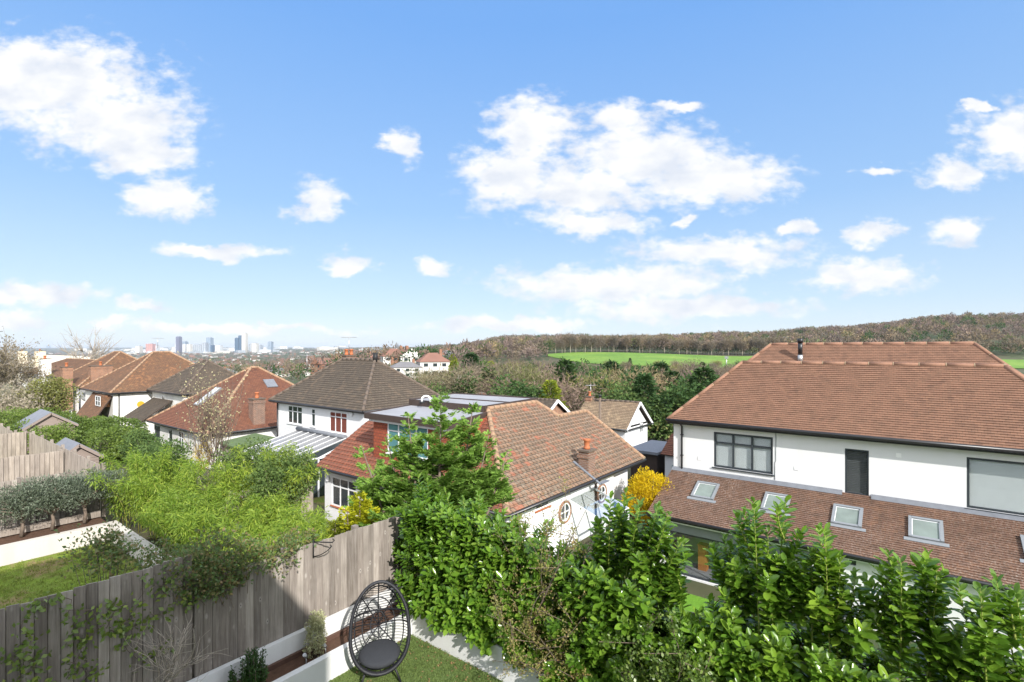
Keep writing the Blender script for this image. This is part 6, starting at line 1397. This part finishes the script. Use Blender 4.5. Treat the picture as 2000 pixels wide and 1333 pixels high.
for t_ in ((268,276,676.5,DT,'cream','small cream tower block at the left end of the skyline'),(288,301,672,DT,'pink','pinkish brick block left of the tall towers'),(301.5,309,675,DT+40,'white','white block joined to the pinkish one'),
   (346.5,352.5,658,DT-60,'violet','slim violet glass tower, leftmost of the tall ones'),(345,364,672.5,DT,'white','broad white block at the foot of the violet tower'),(358,365,667.5,DT+120,'steel','pale rounded block right of the violet tower'),(368,375,673,DT,'cream','cream block in the middle of the skyline group'),
   (375.5,396,674,DT+30,'grey','long grey office block in the middle of the skyline'),(397,405,670,DT-40,'grey','grey block beside the blue grey tower'),(405.5,414.5,660,DT,'steel','blue grey tower with banded facade'),(414,417,674.5,DT-80,'blue','narrow dark blue block against the blue grey tower'),(417.5,433,675,DT+60,'white','wide white block right of the blue grey tower'),
   (461,467.5,660.5,DT,'blue','dark blue glass tower, the lower half of the dark pair'),(467.8,474,656,DT+10,'blue','dark blue glass tower, the higher half of the dark pair'),(474.5,482,651.5,DT-30,'cream','tallest tower, pale beige, right of the dark pair'),
   (488,493,672.5,DT,'grey','small grey block right of the tallest tower'),(493.5,503,671,DT-20,'cream','cream block group right of the tallest tower'),(504,512,675,DT+90,'grey','low grey block right of the cream one'),(525,532,668,DT+200,'steel','lone bluish tower at the right end of the skyline'),
   (92,97,675.5,11500,'steel','faint left tower of the distant hazy pair'),(114.5,118,675.5,11500,'steel','faint right tower of the distant hazy pair')): tower(*t_)
r7 = np.random.default_rng(70); mb = MB()
for i in range(150):
    D = r7.uniform(4300, 7500); px = r7.uniform(150, 700) if i % 2 else r7.uniform(250, 540); p = W((px-1000)/1000*D, D); z = hz(p.x, p.y); w, d, h = r7.uniform(15, 60), r7.uniform(12, 30), r7.uniform(10, 34); mb.box((p.x-w, p.y-d, z-5), (p.x+w, p.y+d, z+h), int(r7.integers(0, 3)))
o = mb.build('distant_town_blocks', [FC['white'], FC['cream'], FC['grey']]); tag(o, 'low blocks of the town below the towers', kind='stuff')

mp = W(.419*290, 290); ms = empty('mast', (mp.x, mp.y, hz(mp.x, mp.y)), 'thin pale mast at the edge of the fairway beside the tall brown roof', 'mast')
mb = MB(); mb.tube([(mp.x,mp.y,hz(mp.x,mp.y)-.5),(mp.x,mp.y,-(697-HOR)/1000*290)], .28, 6); mb.build('shaft', M['metal'], ms); mb = MB(); q_ = -(697-HOR)/1000*290; mb.box((mp.x-.8,mp.y-.8,q_-1.2),(mp.x+.8,mp.y+.8,q_+.2)); mb.build('head', M['metal'], ms)
# ================================================================== gardens on the left: sheds, hedges, shrubs
def shed(label, U0, U1, V0, V1, zg, ze, zr, wmat, rmat, ov=.14, win=True):
    r = empty('garden_shed', ((U0+U1)/2, (V0+V1)/2, zg), label, 'shed'); Um = (U0+U1)/2; mb = MB()
    mb.prism([(U0,V0),(U1,V0),(U1,V1),(U0,V1)], zg, ze)
    for v in (V0, V1): mb.face([(U0,v,ze),(U1,v,ze),(Um,v,zr-.05)])
    z = zg
    while z < ze-.05: mb.box((U0-.012,V0-.015,z),(U1+.012,V0+.01,z+.012), 0); z += .13
    mb.build('wall', wmat, r); mb = MB()
    for a, b in (((U0-ov,ze-.06),(Um,zr)),((Um,zr),(U1+ov,ze-.06))):
        mb.hexa([(a[0],V0-ov,a[1]),(b[0],V0-ov,b[1]),(b[0],V1+ov,b[1]),(a[0],V1+ov,a[1]),(a[0],V0-ov,a[1]+.05),(b[0],V0-ov,b[1]+.05),(b[0],V1+ov,b[1]+.05),(a[0],V1+ov,a[1]+.05)])
    mb.build('roof', rmat, r)
    for a, b in (((U0-ov,ze-.12),(Um,zr-.05)),((Um,zr-.05),(U1+ov,ze-.12))): mb = MB(); mb.bar((a[0],V0-ov-.02,a[1]),(b[0],V0-ov-.02,b[1]),.03,.12); mb.build('bargeboard', wmat, r)
    if win:
        w = U1-U0
        for a, b in ((.06,.30),(.42,.86)): window(r, 'V', V0-.02, (U0+w*a, U0+w*b, zg+ (ze-zg)*.36, ze-.22), (0,.5,1), (0,.5,1), wmat, M['glassdark'], f=.05, set_in=-.03, sill=False)
    return r
sp = pV(136, 860, 30.0); s1 = shed('pinkish grey garden shed with small paned windows and a grey felt roof', 5.5, 6.95, 29.4, 31.6, -6.5, -4.85, -4.25, M['shedwall'], M['slate'])
s2 = shed('shed roof of blue grey sheets showing above the hedge at far left', 6.3, 8.6, 41.5, 44.0, -6.6, -4.7, -3.9, M['shedwall'], M['slate'], win=False)
gs_ = empty('garden_store', (12, 31.5, -8.3), 'garden store with green felt roof beyond the bamboo', 'store'); gp = pZ(445, 868, -6.3)
mb = MB(); mb.box((gp.x-.2,gp.y-2.2,-8.6),(gp.x+1.9,gp.y+.4,-6.2)); mb.build('wall', M['fence_far'], gs_); mb = MB(); mb.hexa([(gp.x-.4,gp.y-2.4,-6.3),(gp.x+2.1,gp.y-2.4,-6.0),(gp.x+2.1,gp.y+.6,-6.0),(gp.x-.4,gp.y+.6,-6.3),(gp.x-.4,gp.y-2.4,-6.2),(gp.x+2.1,gp.y-2.4,-5.9),(gp.x+2.1,gp.y+.6,-5.9),(gp.x-.4,gp.y+.6,-6.2)]); mb.build('roof', M['feltg'], gs_)
fence('low fence in front of the green roofed store', 'U', 10.5, 24.4, 34.0, -6.4, -8.4, M['fence_far'], bw=.14)
fence('fence closing the bungalow side garden', 'V', 24.3, 8.0, 14.6, -6.5, -8.4, M['fence_far'], bw=.14)
def E(x, y, D): return tuple(pD(x, y, D))
G = lambda x, y, D: (lambda p: (p.x, p.y, hz(p.x, p.y)))(pD(x, y, D))
bush('evergreen_hedge', 'clipped bright green hedge below the orange roofed house', 'hedge', [(E(230,842,38),(1.6,1.6,1.0)),(E(185,842,39),(1.6,1.6,1.0)),(E(150,844,38),(1.5,1.5,.9)),(E(258,856,37),(1.1,1.3,.6)),(E(215,866,34),(1.8,1.6,1.0)),(E(270,878,34),(1.3,1.4,.9))], 'hedge', 22000, .16, 301, trunk=G(220,900,36), lump=.2, hollow=.75)
bush('ivy_hedge', 'dark green ivy covered bush behind the bamboo by the russet bungalow', 'bush', [(E(300,900,24),(.9,.9,.8)),(E(320,905,22),(1.0,1.0,.9)),(E(275,872,28),(.9,.9,.8))], 'ever_m', 9000, .12, 302, trunk=G(300,900,24))
bush('leafy_shrub', 'yellow green shrub beside the grey shed', 'shrub', [(E(95,858,30),(1.2,1.2,.8)),(E(75,838,33),(1.3,1.3,.8)),(E(120,845,32),(.9,.9,.7)),(E(45,850,31),(1.0,1.0,.8))], 'hedge', 9000, .14, 303, trunk=G(85,900,31))
bush('flowering_magnolia', 'tree with pale pink blossom at the far left', 'tree', [(E(15,790,40),(2.3,2.3,1.5)),(E(60,775,42),(2.0,2.0,1.2)),(E(35,808,39),(1.8,1.8,1.2))], 'magnolia', 9000, .17, 304, trunk=G(30,860,40), tr=.06, lump=.5, hollow=.2)
bush('olive_green_shrub', 'tall olive green shrub in front of the white house with chimneys', 'shrub', [(E(92,780,42),(1.7,1.7,1.7)),(E(75,800,42),(1.6,1.6,1.2)),(E(105,765,42),(.9,.9,1.2))], 'hedge_o', 9000, .17, 305, trunk=G(90,860,42), tr=.05)
bush('green_shrub', 'green shrub at the left edge above the pale fence', 'shrub', [(E(12,825,34),(1.3,1.3,.8)),(E(50,815,37),(1.6,1.6,.6)),(E(110,820,38),(1.5,1.5,.5))], 'hedge', 7000, .14, 306, trunk=G(12,870,34))
bush('leafy_shrub', 'dark leafy shrubs between the bamboo and the bungalow', 'shrub', [(E(500,905,18.5),(.9,.9,.8)),(E(555,925,17.5),(.9,.9,.8)),(E(590,925,17.0),(.6,.6,.7)),(E(460,915,19),(.8,.8,.7)),(E(535,955,16.5),(.9,.9,.8))], 'ever_m', 14000, .085, 307, trunk=G(530,1000,18))
bush('yellow_shrub', 'small golden shrub at the foot of the catkin tree', 'shrub', [(E(398,888,22),(.35,.35,.6))], 'forsythia', 900, .07, 308, trunk=G(398,930,22))
bush('green_shrub', 'green shrubs between the russet bungalow and the white house', 'shrub', [(E(470,930,19),(.6,.6,.5))], 'ever_m', 2500, .08, 311, trunk=G(470,960,19))
b = G(398,900,20.5); twigtree('catkin_tree', 'slender upright tree with cream catkins in front of the russet bungalow', (b[0], b[1], -8.2), 4.15, 1, 'bark', 42, levels=3, nb=8, r0=.045, fan=.40, droop=-3, leafmat_='catkin', leafn=2, leafL=.085, trunkf=.72)
b = G(165,735,95); twigtree('bare_birch', 'pale bare birch behind the white house with chimneys', b, 13, 1, 'barkp', 43, levels=3, nb=7, r0=.2, fan=.45, trunkf=.5)
for (x, y0, D, s, lab) in ((8,700,60,11,'bare tree at the left edge in front of the brown roofed house'),(30,705,64,10,'second bare tree from the left edge before the brown roofed house'),(-15,690,58,11,'bare tree just outside the left edge'),):
    b = G(x, 800, D); twigtree('bare_tree', lab, b, s, 1, 'barkp', 44+x, levels=3, nb=7, r0=.14, fan=.55, trunkf=.42, leafmat_='twig_y', leafn=6, leafL=.22)
b = G(1212, 880, 26); twigtree('bare_shrub', 'small leafless shrub at the end of the bungalow', (pD(1205,900,31).x, pD(1205,900,31).y, -9.9), 4.4, 1, 'barkp', 47, levels=3, nb=5, r0=.03, fan=.4, trunkf=.45)
# glazed porch beside the bungalow
gp_ = pV(1175, 1010, 10.2); pr = empty('glass_porch', (gp_.x, 10.5, -8.3), 'small white framed glass porch on the side of the bungalow', 'porch')
x0, x1, y0, y1, zt0, zt1 = gp_.x-.9, gp_.x+1.3, 9.6, 11.28, -6.9, -6.3
mb = MB()
for x in (x0, (x0+x1)/2, x1): mb.bar((x,y0,zt0),(x,y1,zt1),.06,.06); mb.bar((x,y0,-8.3),(x,y0,zt0),.06,.06)
mb.bar((x0,y0,zt0),(x1,y0,zt0),.06,.06); mb.bar((x0,y0,-7.4),(x1,y0,-7.4),.06,.06); mb.bar((x0,y1-.02,zt1),(x1,y1-.02,zt1),.06,.06); mb.build('frame', M['upvc'], pr)
mb = MB(); mb.hexa([(x0,y0,zt0+.035),(x1,y0,zt0+.035),(x1,y1,zt1+.035),(x0,y1,zt1+.035),(x0,y0,zt0+.045),(x1,y0,zt0+.045),(x1,y1,zt1+.045),(x0,y1,zt1+.045)]); mb.build('glass_roof', M['glass'], pr)
mb = MB(); mb.box((x0+.03,y0-.005,-8.25),(x1-.03,y0+.005,zt0)); mb.build('pane', M['glass'], pr)
# picket path rail near bungalow
fence('low wooden fence at the end of the right lawn', 'U', 8.4, -8, 9.0, -8.3, -9.9, M['fence_far'], bw=.14)
fence('tall fence between the bungalow garden and the right lawn', 'V', 9.5, 8.0, 14.2, -6.6, -9.9, M['fence_far'], bw=.14)
# ================================================================== air
hm = bpy.data.materials.new('haze'); hm.use_nodes = True; t = hm.node_tree; t.nodes.clear()
pv = N(t, 'ShaderNodeVolumePrincipled', {'Color': (.80,.88,1,1), 'Density': 6.0e-5, 'Anisotropy': .1}); o_ = N(t, 'ShaderNodeOutputMaterial'); t.links.new(pv.outputs[0], o_.inputs['Volume'])
mb = MB(); e0 = ax[0]-300; e1 = ax[-1]+300; mb.box((e0, e0*3.2, float(ZZ.min())-2.0), (e1, e1, max(float(ZZ.max()), 70)+4)); hzo = mb.build('haze', hm); tag(hzo, 'thin blue air over the valley', kind='stuff')
